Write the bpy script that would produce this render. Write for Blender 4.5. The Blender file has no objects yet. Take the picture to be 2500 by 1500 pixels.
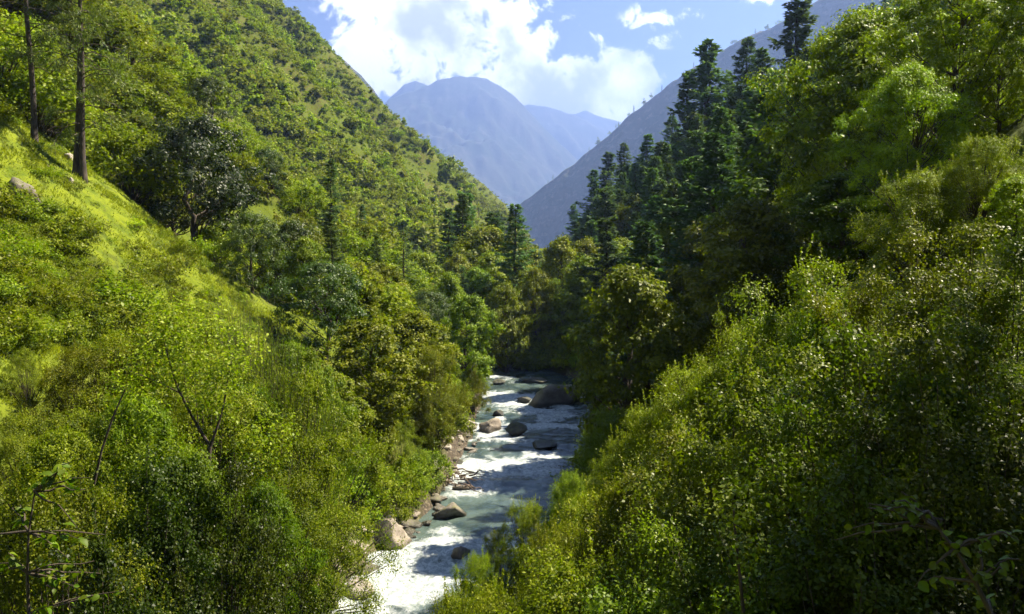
import bpy, math
import numpy as np
from mathutils import Vector, Euler

# ------------------------------------------------------------------ camera, sky, sun, exposure
scene = bpy.context.scene
COL = scene.collection
FPX, CX, CY = 1950.0, 1250.0, 750.0          # focal length in photo pixels (2500 x 1500)
PITCH = math.radians(4.4)
CAM = np.array((0.0, 0.0, 14.0))

cam_data = bpy.data.cameras.new('camera')
cam = bpy.data.objects.new('camera', cam_data)
COL.objects.link(cam)
cam_data.sensor_width = 36.0
cam_data.lens = FPX / 2500.0 * 36.0
cam_data.clip_start = 0.1
cam_data.clip_end = 30000.0
cam.location = CAM
cam.rotation_euler = (math.radians(90) - PITCH, 0, 0)
scene.camera = cam

SUN_AZ = math.radians(66)       # to the right of the view direction (+Y)
SUN_EL = math.radians(52)
SUN = np.array((math.cos(SUN_EL) * math.sin(SUN_AZ), math.cos(SUN_EL) * math.cos(SUN_AZ), math.sin(SUN_EL)))
SKY_STRENGTH = 0.05
CLOUD_LIGHT = 0.62

sun_data = bpy.data.lights.new('sun', 'SUN')
sun_data.energy = 5.0
sun_data.angle = math.radians(0.53)
sun_data.color = (1.0, 0.90, 0.70)
sun = bpy.data.objects.new('sun', sun_data)
COL.objects.link(sun)
sun.rotation_euler = Vector(SUN).to_track_quat('Z', 'Y').to_euler()

vs = scene.view_settings
vs.view_transform = 'Standard'
vs.look = 'None'
vs.exposure = 2.1
vs.gamma = 1.0
vs.use_curve_mapping = False
cy = scene.cycles
cy.max_bounces = 4
cy.diffuse_bounces = 2
cy.glossy_bounces = 2
cy.transmission_bounces = 4
cy.transparent_max_bounces = 4
cy.volume_bounces = 0
cy.use_adaptive_sampling = True
cy.adaptive_threshold = 0.03
cy.sample_clamp_indirect = 4.0
cy.caustics_reflective = False
cy.caustics_refractive = False
try:
    cy.use_denoising = True
    cy.denoiser = 'OPENIMAGEDENOISE'
except Exception:
    pass

cT, sT = math.cos(PITCH), math.sin(PITCH)


def pix(px, py, y):
    """World point on the plane of world depth y that photo pixel (px, py) looks at."""
    a, b = (px - CX) / FPX, (CY - py) / FPX
    d = np.array((a, cT + b * sT, -sT + b * cT))
    return CAM + d * (y / d[1])


def project(x, y, z):
    dx, dy, dz = x - CAM[0], y - CAM[1], z - CAM[2]
    f = dy * cT - dz * sT
    u = dy * sT + dz * cT
    f = np.where(np.abs(f) < 1e-3, 1e-3, f)
    return CX + FPX * dx / f, CY - FPX * u / f, f


# ------------------------------------------------------------------ node helpers
class NT:
    def __init__(self, tree):
        self.t = tree

    def n(self, kind, **kw):
        node = self.t.nodes.new(kind)
        for k, v in kw.items():
            setattr(node, k, v)
        return node

    def l(self, a, b):
        self.t.links.new(a, b)

    def put(self, sock, v):
        if isinstance(v, bpy.types.NodeSocket):
            self.l(v, sock)
        else:
            sock.default_value = v

    def math(self, op, a, b=0.0, c=0.0, clamp=False):
        m = self.n('ShaderNodeMath', operation=op)
        m.use_clamp = clamp
        for i, v in enumerate((a, b, c)):
            self.put(m.inputs[i], v)
        return m.outputs[0]

    def vmath(self, op, a, b=(0, 0, 0)):
        m = self.n('ShaderNodeVectorMath', operation=op)
        self.put(m.inputs[0], a)
        self.put(m.inputs[1], b)
        return m.outputs['Value' if op in ('LENGTH', 'DOT_PRODUCT', 'DISTANCE') else 'Vector']

    def noise(self, vec, scale, detail=4.0, rough=0.55, dist=0.0):
        m = self.n('ShaderNodeTexNoise')
        m.inputs['Scale'].default_value = scale
        m.inputs['Detail'].default_value = detail
        m.inputs['Roughness'].default_value = rough
        m.inputs['Distortion'].default_value = dist
        if vec is not None:
            self.l(vec, m.inputs['Vector'])
        return m.outputs[0]

    def step(self, v, lo, hi, a=0.0, b=1.0):
        m = self.n('ShaderNodeMapRange', interpolation_type='SMOOTHSTEP')
        self.put(m.inputs[0], v)
        for i, q in enumerate((lo, hi, a, b)):
            m.inputs[i + 1].default_value = q
        return m.outputs[0]

    def mix(self, f, a, b, mode='MIX'):
        m = self.n('ShaderNodeMix', data_type='RGBA', blend_type=mode)
        self.put(m.inputs[0], f)
        self.put(m.inputs[6], (*a, 1) if isinstance(a, tuple) and len(a) == 3 else a)
        self.put(m.inputs[7], (*b, 1) if isinstance(b, tuple) and len(b) == 3 else b)
        return m.outputs[2]


def new_mat(name):
    m = bpy.data.materials.new(name)
    m.use_nodes = True
    m.node_tree.nodes.clear()
    t = NT(m.node_tree)
    out = t.n('ShaderNodeOutputMaterial')
    return m, t, out


# ------------------------------------------------------------------ world: physical sky with cumulus clouds
world = bpy.data.worlds.new('World')
scene.world = world
world.cycles.sampling_method = 'MANUAL'
world.cycles.sample_map_resolution = 384
world.use_nodes = True
world.node_tree.nodes.clear()
w = NT(world.node_tree)
w_out = w.n('ShaderNodeOutputWorld')
skyn = w.n('ShaderNodeTexSky', sky_type='NISHITA')
skyn.sun_disc = False
skyn.sun_elevation = SUN_EL
skyn.sun_rotation = SUN_AZ
skyn.altitude = 3000.0
skyn.air_density = 0.45
skyn.dust_density = 0.25
skyn.ozone_density = 4.0
bg_sky = w.n('ShaderNodeBackground')
w.l(skyn.outputs[0], bg_sky.inputs[0])
bg_sky.inputs[1].default_value = SKY_STRENGTH
tc = w.n('ShaderNodeTexCoord')
dirv = tc.outputs['Generated']
n_big = w.noise(dirv, 7.0, 3.0, 0.5)
n_fine = w.noise(dirv, 24.0, 7.0, 0.64, 0.3)
# cumulus banks: photo direction (px, py), half width, half height in photo pixels, weight
BANKS = [(1010, 55, 185, 105, .95), (880, 125, 95, 70, .8), (1250, 68, 125, 85, .95), (1150, 20, 130, 60, .9), (950, 10, 150, 70, .9),
         (1110, 145, 95, 45, .85), (1050, 172, 85, 45, .9), (1330, 222, 120, 72, 1.0), (1455, 205, 135, 85, 1.0), (1540, 268, 75, 58, .9), (1240, 200, 90, 55, .9), (1420, 275, 170, 55, .9),
         (940, 205, 50, 35, .5), (1370, 52, 40, 30, .55), (1625, 118, 48, 18, .34), (1580, 142, 46, 18, .30), (1865, -8, 50, 14, .4), (1590, 47, 26, 14, .24), (1710, 37, 30, 12, .24)]
dens = None
for (bx_, by_, rx, ry, wt) in BANKS:
    p = pix(bx_, by_, 1000.0) - CAM
    p = p / np.linalg.norm(p)
    df = w.vmath('SUBTRACT', dirv, tuple(p))
    df = w.vmath('MULTIPLY', df, (FPX / rx, FPX / rx, FPX / ry))
    ln = w.vmath('LENGTH', df)
    v = w.math('MULTIPLY', w.math('SUBTRACT', 1.15, ln), wt)
    dens = v if dens is None else w.math('SMOOTH_MAX', dens, v, 0.12)
# scattered fair-weather cloud everywhere else in the sky
field = w.math('SUBTRACT', w.math('MULTIPLY', w.noise(dirv, 4.2, 3.0, 0.5), 2.6), 2.25)
dens = w.math('MAXIMUM', dens, field)
dens = w.math('ADD', dens, w.math('MULTIPLY', w.math('SUBTRACT', n_fine, 0.5), 3.4))
dens = w.math('ADD', dens, w.math('MULTIPLY', w.math('SUBTRACT', n_big, 0.5), 0.8))
cover = w.step(dens, 0.05, 0.46)
offs = w.vmath('ADD', dirv, (0.030, 0.0, 0.030))
thick = w.math('ADD', w.math('MULTIPLY', w.math('SUBTRACT', w.noise(offs, 13.0, 4.0, 0.55), 0.47), 3.0), w.math('MULTIPLY', dens, 0.35))
shade = w.step(thick, 0.05, 0.80)
c_col = w.mix(shade, (1.0, 1.0, 1.0), (0.40, 0.41, 0.49))
bg_cl = w.n('ShaderNodeBackground')
w.l(c_col, bg_cl.inputs[0])
bg_cl.inputs[1].default_value = CLOUD_LIGHT
mixw = w.n('ShaderNodeMixShader')
w.l(cover, mixw.inputs[0])
w.l(bg_sky.outputs[0], mixw.inputs[1])
w.l(bg_cl.outputs[0], mixw.inputs[2])
w.l(mixw.outputs[0], w_out.inputs[0])

# ------------------------------------------------------------------ numpy noise and mesh helpers
def _hash(ix, iy, seed):
    h = (ix.astype(np.int64) * 374761393 + iy.astype(np.int64) * 668265263 + seed * 974634777) & 0x7fffffff
    h = ((h ^ (h >> 13)) * 1274126177) & 0x7fffffff
    h = h ^ (h >> 16)
    return (h & 0xffff) / 65535.0


def vnoise(x, y, seed=0):
    x = np.asarray(x, float); y = np.asarray(y, float)
    ix, iy = np.floor(x), np.floor(y)
    fx, fy = x - ix, y - iy
    fx = fx * fx * (3 - 2 * fx); fy = fy * fy * (3 - 2 * fy)
    a = _hash(ix, iy, seed); b = _hash(ix + 1, iy, seed)
    c = _hash(ix, iy + 1, seed); d = _hash(ix + 1, iy + 1, seed)
    return (a + (b - a) * fx) * (1 - fy) + (c + (d - c) * fx) * fy - 0.5


def fbm(x, y, seed=0, octv=4, gain=0.5):
    s, a, f = 0.0, 1.0, 1.0
    for i in range(octv):
        s = s + a * vnoise(x * f, y * f, seed + i * 17)
        a *= gain; f *= 2.03
    return s


def mesh_from(name, verts, faces, mats, attrs=None, smooth=False, mat_idx=None):
    """verts (n,3); faces list of int arrays (m,k) with k 3 or 4."""
    me = bpy.data.meshes.new(name)
    verts = np.asarray(verts, np.float32)
    faces = [np.asarray(f, np.int32) for f in faces if len(f)]
    nl = sum(f.size for f in faces)
    npoly = sum(len(f) for f in faces)
    me.vertices.add(len(verts))
    me.vertices.foreach_set('co', verts.ravel())
    me.loops.add(nl)
    me.polygons.add(npoly)
    me.loops.foreach_set('vertex_index', np.concatenate([f.ravel() for f in faces]))
    tot = np.concatenate([np.full(len(f), f.shape[1], np.int32) for f in faces])
    st = np.concatenate(([0], np.cumsum(tot)[:-1])).astype(np.int32)
    me.polygons.foreach_set('loop_start', st)
    try:
        me.polygons.foreach_set('loop_total', tot)
    except Exception:
        pass
    if smooth:
        me.polygons.foreach_set('use_smooth', np.ones(npoly, bool))
    for m in (mats if isinstance(mats, (list, tuple)) else [mats]):
        me.materials.append(m)
    if mat_idx is not None:
        me.polygons.foreach_set('material_index', np.asarray(mat_idx, np.int32))
    for k, v in (attrs or {}).items():
        at = me.attributes.new(k, 'FLOAT', 'POINT')
        at.data.foreach_set('value', np.asarray(v, np.float32))
    me.update(calc_edges=True)
    me.validate()
    return me


def link(name, me, parent=None):
    o = bpy.data.objects.new(name, me)
    COL.objects.link(o)
    if parent is not None:
        o.parent = parent
    return o


def tag(o, label=None, cat=None, group=None, kind=None):
    if label: o['label'] = label
    if cat: o['category'] = cat
    if group: o['group'] = group
    if kind: o['kind'] = kind
    return o


def unit(a):
    a = np.asarray(a, float)
    return a / np.maximum(np.linalg.norm(a, axis=-1, keepdims=True), 1e-9)


class Geo:
    """Collects tubes and leaves into one mesh."""
    def __init__(self):
        self.v, self.q, self.r, self.nv = [], [], [], 0

    def add(self, v, q, rnd):
        self.v.append(v); self.q.append(q + self.nv); self.r.append(rnd); self.nv += len(v)

    def tube(self, pts, rad, n=6, rnd=0.5):
        pts = np.asarray(pts, float); rad = np.asarray(rad, float)
        k = len(pts)
        tang = np.gradient(pts, axis=0)
        tang = unit(tang)
        ref = np.array((0.0, 0.0, 1.0)) if abs(tang[0][2]) < .8 else np.array((1.0, 0.0, 0.0))
        a = unit(np.cross(tang, ref)); b = np.cross(tang, a)
        an = np.arange(n) * 2 * np.pi / n
        ring = pts[:, None, :] + rad[:, None, None] * (np.cos(an)[None, :, None] * a[:, None, :] + np.sin(an)[None, :, None] * b[:, None, :])
        i = np.arange(k - 1)[:, None] * n; j = np.arange(n)[None, :]; j2 = (j + 1) % n
        q = np.stack([i + j, i + j2, i + n + j2, i + n + j], -1).reshape(-1, 4)
        self.add(ring.reshape(-1, 3), q, np.full(k * n, rnd))

    def leaves(self, c, d, nrm, ln, wd, rnd, fold=0.12):
        """c base points, d axis, nrm rough normal, lengths, widths: one bent four-point leaf each."""
        c = np.asarray(c, float); N = len(c)
        d = unit(d); s = unit(np.cross(d, nrm)); nn = np.cross(s, d)
        ln = np.broadcast_to(ln, (N,))[:, None]; wd = np.broadcast_to(wd, (N,))[:, None]
        mid = c + d * ln * .45 + nn * ln * fold
        v = np.stack([c, mid + s * wd * .5, c + d * ln, mid - s * wd * .5], 1)
        q = np.arange(N * 4).reshape(N, 4)
        self.add(v.reshape(-1, 3), q, np.repeat(np.broadcast_to(rnd, (N,)), 4))

    def mesh(self, name, mat, smooth=False):
        return mesh_from(name, np.concatenate(self.v), [np.concatenate(self.q)], mat, {'v': np.concatenate(self.r)}, smooth)


def curve(p0, p1, n=6, sag=0.0, wob=0.0, rng=None):
    t = np.linspace(0, 1, n)[:, None]
    p = np.asarray(p0)[None] * (1 - t) + np.asarray(p1)[None] * t
    p[:, 2] += sag * (4 * t * (1 - t))[:, 0]
    if wob and rng is not None:
        p[1:-1] += rng.normal(0, wob, (n - 2, 3))
    return p


# ------------------------------------------------------------------ materials
def leaf_mat(name, c0, c1, trans=0.42, rough=0.5, spec=0.2, tmul=(1.25, 1.5, 0.4), patchy=False):
    m, t, out = new_mat(name)
    at = t.n('ShaderNodeAttribute', attribute_name='v')
    oi = t.n('ShaderNodeObjectInfo')
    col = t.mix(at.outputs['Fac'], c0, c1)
    col = t.mix(1.0, col, oi.outputs['Color'], 'MULTIPLY')
    if patchy:
        pn = t.noise(oi.outputs['Location'], .022, 4, .6)
        col = t.mix(t.step(pn, .56, .70, 0, .4), col, (.10, .085, .022))
        pn = t.noise(oi.outputs['Location'], .05, 3, .6)
        col = t.mix(t.step(pn, .56, .70, 0, .55), col, (.034, .055, .010))
    hv = t.n('ShaderNodeHueSaturation')
    t.l(t.math('MULTIPLY_ADD', oi.outputs['Random'], 0.035, 0.483), hv.inputs['Hue'])
    t.l(t.math('MULTIPLY_ADD', oi.outputs['Random'], 0.5, 0.75), hv.inputs['Value'])
    t.l(col, hv.inputs['Color'])
    col = hv.outputs[0]
    k = 1.0 / (1.0 - trans)
    pr = t.n('ShaderNodeBsdfPrincipled')
    t.l(t.mix(1.0, col, (k, k, k), 'MULTIPLY'), pr.inputs['Base Color'])
    pr.inputs['Roughness'].default_value = rough
    pr.inputs['Specular IOR Level'].default_value = spec
    tr = t.n('ShaderNodeBsdfTranslucent')
    t.l(t.mix(1.0, col, tuple(.55 * q / trans for q in tmul), 'MULTIPLY'), tr.inputs[0])
    mx = t.n('ShaderNodeMixShader')
    mx.inputs[0].default_value = trans
    t.l(pr.outputs[0], mx.inputs[1]); t.l(tr.outputs[0], mx.inputs[2])
    t.l(mx.outputs[0], out.inputs[0])
    return m


M_LEAF = leaf_mat('broad_leaf', (.028, .050, .003), (.158, .180, .006))
M_GLOSS = leaf_mat('glossy_leaf', (.024, .044, .004), (.138, .156, .007), .38, .45, .22)
M_DARK = leaf_mat('dark_leaf', (.016, .034, .006), (.050, .070, .010), .22, .5, .3)
M_WILLOW = leaf_mat('willow_leaf', (.048, .082, .007), (.130, .166, .010), .42, .5, .2)
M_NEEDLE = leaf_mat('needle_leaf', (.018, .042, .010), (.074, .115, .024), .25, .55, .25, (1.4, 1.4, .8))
M_SCRUB = leaf_mat('hillside_leaf', (.044, .066, .004), (.182, .202, .007), .36, .6, .2, patchy=True)
M_GRASS = leaf_mat('grass_blade', (.070, .104, .006), (.178, .214, .008), .40, .5, .25, (1.4, 1.35, .7))


def bark_mat(name, c0, c1, scale=14):
    m, t, out = new_mat(name)
    tcn = t.n('ShaderNodeTexCoord')
    mp = t.vmath('MULTIPLY', tcn.outputs['Object'], (1, 1, .25))
    nz = t.noise(mp, scale, 6, .65)
    pr = t.n('ShaderNodeBsdfPrincipled')
    t.l(t.mix(t.step(nz, .35, .68), c0, c1), pr.inputs['Base Color'])
    pr.inputs['Roughness'].default_value = .9
    bp = t.n('ShaderNodeBump')
    bp.inputs['Strength'].default_value = .6
    bp.inputs['Distance'].default_value = .04
    t.l(nz, bp.inputs['Height']); t.l(bp.outputs[0], pr.inputs['Normal'])
    t.l(pr.outputs[0], out.inputs[0])
    return m


M_BARK = bark_mat('bark', (.030, .021, .014), (.085, .062, .042))
M_PINEBARK = bark_mat('pine_bark', (.022, .016, .012), (.085, .064, .050), 9)
M_TWIG = bark_mat('dead_twig', (.10, .065, .045), (.30, .22, .16), 8)


def rock_mat(name, c0, c1, c2, moss=0.0):
    m, t, out = new_mat(name)
    tcn = t.n('ShaderNodeTexCoord')
    nz = t.noise(tcn.outputs['Object'], 2.2, 8, .65)
    nf = t.noise(tcn.outputs['Object'], 9.0, 6, .7)
    col = t.mix(t.step(nz, .35, .65), c0, c1)
    col = t.mix(t.step(nf, .5, .75), col, c2)
    if moss:
        ge = t.n('ShaderNodeNewGeometry')
        up = t.n('ShaderNodeSeparateXYZ'); t.l(ge.outputs['Normal'], up.inputs[0])
        f = t.math('MULTIPLY', t.step(up.outputs[2], .2, .8), t.step(t.noise(tcn.outputs['Object'], 3.0, 5), .42, .56))
        col = t.mix(t.math('MULTIPLY', f, moss), col, (.10, .11, .012))
    ps = t.n('ShaderNodeSeparateXYZ'); t.l(t.n('ShaderNodeNewGeometry').outputs['Position'], ps.inputs[0])
    wet = t.step(t.math('ADD', ps.outputs[2], t.math('MULTIPLY', nf, -.3)), -.05, .22, 1, 0)
    col = t.mix(wet, col, t.mix(1.0, col, (.32, .32, .30), 'MULTIPLY'))
    pr = t.n('ShaderNodeBsdfPrincipled')
    t.l(col, pr.inputs['Base Color'])
    t.l(t.math('MULTIPLY_ADD', wet, -.5, .8), pr.inputs['Roughness'])
    bp = t.n('ShaderNodeBump'); bp.inputs['Strength'].default_value = .7; bp.inputs['Distance'].default_value = .08
    t.l(nf, bp.inputs['Height']); t.l(bp.outputs[0], pr.inputs['Normal'])
    t.l(pr.outputs[0], out.inputs[0])
    return m


M_ROCK = rock_mat('grey_rock', (.10, .085, .065), (.19, .165, .13), (.14, .115, .09), .5)
M_TAN = rock_mat('tan_rock', (.17, .14, .115), (.31, .26, .215), (.22, .18, .15), .25)
M_PALE = rock_mat('pale_stone', (.26, .22, .175), (.42, .38, .33), (.33, .28, .23))
M_WET = rock_mat('wet_rock', (.035, .035, .032), (.09, .085, .075), (.06, .055, .045), .4)

# ground: soil, litter, meadow grass and river gravel by terrain zone
m, t, out = new_mat('ground_cover')
M_GROUND = m
tcn = t.n('ShaderNodeTexCoord')
ob = tcn.outputs['Object']
aG = t.n('ShaderNodeAttribute', attribute_name='grass').outputs['Fac']
aB = t.n('ShaderNodeAttribute', attribute_name='bank').outputs['Fac']
n1 = t.noise(ob, .09, 6, .6); n2 = t.noise(ob, .9, 6, .65); n3 = t.noise(ob, 5.0, 5, .7)
soil = t.mix(t.step(n1, .4, .62), (.066, .090, .006), (.080, .076, .018))
soil = t.mix(t.step(n2, .42, .62), soil, (.082, .108, .006))
turf = t.mix(t.step(n2, .36, .6), (.072, .104, .006), (.140, .172, .008))
turf = t.mix(t.step(n3, .56, .72), turf, (.08, .075, .022))
turf = t.mix(t.step(t.noise(ob, .42, 5, .65), .54, .66, 0, .8), turf, (.055, .070, .010))
vo = t.n('ShaderNodeTexVoronoi'); vo.inputs['Scale'].default_value = 5.5; t.l(ob, vo.inputs['Vector'])
grav = t.mix(t.step(n3, .4, .62), (.09, .07, .05), (.24, .20, .155))
grav = t.mix(t.step(vo.outputs['Distance'], .05, .6), grav, (.05, .04, .03))
col = t.mix(aG, soil, turf)
col = t.mix(aB, col, grav)
pr = t.n('ShaderNodeBsdfPrincipled'); pr.inputs['Roughness'].default_value = .95
pr.inputs['Specular IOR Level'].default_value = .15
t.l(col, pr.inputs['Base Color'])
bp = t.n('ShaderNodeBump'); bp.inputs['Strength'].default_value = .8; bp.inputs['Distance'].default_value = .25
t.l(n2, bp.inputs['Height']); t.l(bp.outputs[0], pr.inputs['Normal'])
t.l(pr.outputs[0], out.inputs[0])


def mountain_mat(name, c0, c1, c2, sc):
    m, t, out = new_mat(name)
    tcn = t.n('ShaderNodeTexCoord')
    ob = tcn.outputs['Object']
    a = t.noise(ob, sc, 8, .62); b = t.noise(ob, sc * 6, 6, .7)
    col = t.mix(t.step(a, .4, .6), c0, c1)
    col = t.mix(t.step(b, .5, .66), col, c2)
    pr = t.n('ShaderNodeBsdfPrincipled'); pr.inputs['Roughness'].default_value = .95
    pr.inputs['Specular IOR Level'].default_value = .1
    t.l(col, pr.inputs['Base Color'])
    bp = t.n('ShaderNodeBump'); bp.inputs['Strength'].default_value = 1.0; bp.inputs['Distance'].default_value = 9.0
    t.l(b, bp.inputs['Height']); t.l(bp.outputs[0], pr.inputs['Normal'])
    t.l(pr.outputs[0], out.inputs[0])
    return m


M_MTN = mountain_mat('far_mountain', (.030, .042, .016), (.050, .054, .030), (.075, .070, .055), .0022)
M_RIDGE = mountain_mat('ridge_scrub', (.050, .060, .020), (.090, .080, .045), (.14, .12, .09), .009)

# water: milky green glacier stream with foam
m, t, out = new_mat('stream_water')
M_WATER = m
tcn = t.n('ShaderNodeTexCoord')
ob = tcn.outputs['Object']
aF = t.n('ShaderNodeAttribute', attribute_name='foam').outputs['Fac']
st = t.vmath('MULTIPLY', ob, (.8, .55, 1))
f1 = t.noise(st, .55, 5, .6, .6); f2 = t.noise(st, 1.9, 7, .66, 1.0)
fo = t.math('ADD', t.math('ADD', t.math('MULTIPLY', f1, .9), t.math('MULTIPLY', f2, .8)), t.math('MULTIPLY', aF, .75))
foam = t.step(fo, 1.08, 1.42)
wat = t.mix(t.step(f1, .35, .65), (.028, .046, .050), (.085, .118, .105))
pr = t.n('ShaderNodeBsdfPrincipled')
fcol = t.mix(t.step(t.noise(st, 6.0, 6, .7, .5), .40, .64), (.24, .275, .275), (.54, .56, .56))
t.l(t.mix(foam, wat, fcol), pr.inputs['Base Color'])
t.l(t.step(foam, 0, 1, .07, .65), pr.inputs['Roughness'])
pr.inputs['IOR'].default_value = 1.33
bp = t.n('ShaderNodeBump'); bp.inputs['Strength'].default_value = .55; bp.inputs['Distance'].default_value = .12
t.l(t.math('ADD', f2, t.math('MULTIPLY', t.noise(st, 9, 4, .6), .35)), bp.inputs['Height']); t.l(bp.outputs[0], pr.inputs['Normal'])
t.l(pr.outputs[0], out.inputs[0])

# ------------------------------------------------------------------ terrain height
YL = [-80, -20, 0, 10, 20, 30, 36.5, 40, 46, 56, 68, 84, 92, 100, 130, 200, 300, 400, 500, 600, 700, 900, 9000]
XL = [-4, -4, -4, -5, -6.3, -7.0, -5.6, -4.5, -3.3, -2.9, -2.6, -2.8, -6, -13, -18, -4, 8, 14, 20, 21, -20, -260, -3000]
YR = [-80, -20, 0, 8, 14, 20, 26, 32, 40, 46, 56, 68, 84, 89, 96, 104, 130, 200, 280, 360, 500, 900, 9000]
XR = [4, 3, 1.5, -.2, -1.2, -1.6, -1.4, .4, 3.4, 4.8, 5.6, 6.6, 6.2, 2, -5, -9, -13, -2, 14, 60, 140, 500, 4000]


def sp(v, k):
    return np.logaddexp(0, v / k) * k


def height(x, y, detail=True):
    x = np.asarray(x, float); y = np.asarray(y, float)
    dl = np.interp(y, YL, XL) - x
    dr = x - np.interp(y, YR, XR)
    k = np.clip(.5 + y * .004, .5, 6)
    bench = np.interp(y, [84, 92, 104, 130, 190], [0, 9, 16, 18, 5])
    zl = np.interp(y, [0, 20, 33], [1.2, 1.15, .93]) * sp(dl, k); zr = np.interp(y, [0, 24, 46], [1.12, 1.05, .70]) * sp(dr - bench, k) + .07 * np.clip(dr, 0, bench)
    z = np.maximum(zl, zr)
    z = z - .75 * np.exp(-np.maximum(np.maximum(dl, dr), 0) / .8)          # river bed below the water line
    inl = np.clip((dl - 5) / 8, 0, 1); inl = inl * inl * (3 - 2 * inl)
    z = z + inl * (.6 * np.exp(-((y - 43) / 8) ** 2) - .065 * np.clip(dl, 0, 40) * np.exp(-((y - 40) / 16) ** 2) - 8.5 * np.exp(-((y - 66) / 13) ** 2) * np.clip((dl - 5) / 14, 0, 1))
    # gullies that run down the left mountain side
    far = np.clip((y - 110) / 120, 0, 1) * np.clip(dl / 25, 0, 1)
    g = fbm(y / 46 + .2 * x / 46, x / 260, 5, 4) * 26 + fbm(y / 16, x / 60, 9, 3) * 7 + fbm(x / 90, y / 90, 21, 3) * 16
    z = z + far * g * np.clip(1.15 - y / 2500, 0, 1)
    away = np.clip((np.maximum(dl, dr) - .5) / 4, 0, 1)
    if detail:
        mead = inl * np.exp(-((y - 38) / 14) ** 2)
        z = z + mead * (fbm(x / 8, y / 8, 33, 3) * 2.2 + fbm(x / 3.0, y / 5.5, 35, 3) * .9)
        z = z + away * (fbm(x / 6, y / 6, 31, 4) * 1.3 + fbm(x / 1.4, y / 1.4, 37, 3) * .28)
        z = z + .10 * fbm(x / .7, y / .7, 41, 2)
    z = np.where(y > 760, z * np.clip((1100 - y) / 340, 0, 1), z)
    return z


def H(x, y):
    return float(height(np.array([x]), np.array([y]))[0])


# polar sheet round the camera: fine in front, coarse behind, out to the horizon
ang = np.concatenate([np.linspace(-180, -62, 24, endpoint=False), np.linspace(-62, 62, 470, endpoint=False), np.linspace(62, 180, 24)])
rad = np.concatenate([[0.0], np.geomspace(1.5, 700, 430), np.geomspace(730, 12000, 40)])
A, Rr = np.meshgrid(np.radians(ang), rad, indexing='ij')
gx, gy = Rr * np.sin(A), Rr * np.cos(A)
gz = height(gx, gy)
gz = np.where(gy < -60, gz * np.clip((gy + 300) / 240, 0, 1), gz)
gz = np.where(np.hypot(gx, gy) > 1500, 0.0, gz)
na, nr = gx.shape
i = np.arange(na - 1)[:, None] * nr; j = np.arange(nr - 1)[None, :]
q = np.stack([i + j, i + j + 1, i + nr + j + 1, i + nr + j], -1).reshape(-1, 4)[:, ::-1]
dlG = np.interp(gy, YL, XL) - gx; drG = gx - np.interp(gy, YR, XR)
gn = fbm(gx / 5, gy / 5, 51, 3)
grass = np.clip((dlG - 6.5 + gn * 5) / 3, 0, 1) * np.clip((54 - gy + gn * 6) / 5, 0, 1) * np.clip((gy - 16 + gn * 6) / 5, 0, 1)
bank = np.clip(1 - (np.maximum(dlG, drG) - .8 + gn * 1.5) / 1.2, 0, 1) * (gy < 140) * (gy > -40)
ground = link('ground', mesh_from('ground', np.stack([gx, gy, gz], -1).reshape(-1, 3), [q], M_GROUND, {'grass': grass.ravel(), 'bank': bank.ravel()}, True))
tag(ground, kind='structure')


# ------------------------------------------------------------------ mountains behind the valley
def mountain(name, prof, D, back, seed, amp, mat, run=1.25, bend=0.0, n=170, mrows=70):
    """prof: skyline in photo pixels; the crest stands D metres away; the flank facing the camera and the one behind fall from it."""
    px = np.array([p[0] for p in prof], float); py = np.array([p[1] for p in prof], float)
    s = np.linspace(px[0], px[-1], n)
    sy = np.interp(s, px, py)
    u = (s - px[0]) / (px[-1] - px[0])
    Dy = D * (1 + bend * (u - .5))
    C = np.array([pix(a, b, d) for a, b, d in zip(s, sy, Dy)])
    C[:, 2] += fbm(s / 26, s * 0, seed, 4) * amp * .10
    tt = np.concatenate([np.linspace(-1, 0, mrows) , np.linspace(0, 1, mrows // 3)[1:]])
    T, S = np.meshgrid(tt, np.arange(n), indexing='ij')
    zc = C[S, 2] + 8
    reach = np.where(T < 0, zc * run, zc * back)
    X = C[S, 0] + T * 0
    Y = C[S, 1] + T * reach
    fall = np.abs(T) ** .92
    Z = C[S, 2] - fall * zc
    wgt = np.clip(np.abs(T) * 5, 0, 1) * np.clip((1 - np.abs(T)) * 4, 0, 1)
    ridg = 1 - 2 * np.abs(fbm(X / (amp * 3.4) + Z / (amp * 9), Y / (amp * 3.4), seed + 3, 5))
    Z = Z + wgt * ((ridg - .6) * amp + fbm(X / (amp * .8), Y / (amp * .8), seed + 8, 4) * amp * .45)
    Z = np.maximum(Z, -8)
    a, b = Z.shape
    i = np.arange(a - 1)[:, None] * b; j = np.arange(b - 1)[None, :]
    q = np.stack([i + j, i + j + 1, i + b + j + 1, i + b + j], -1).reshape(-1, 4)
    o = link(name, mesh_from(name, np.stack([X, Y, Z], -1).reshape(-1, 3), [q], mat, None, True))
    tag(o, kind='structure')
    return C


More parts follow.
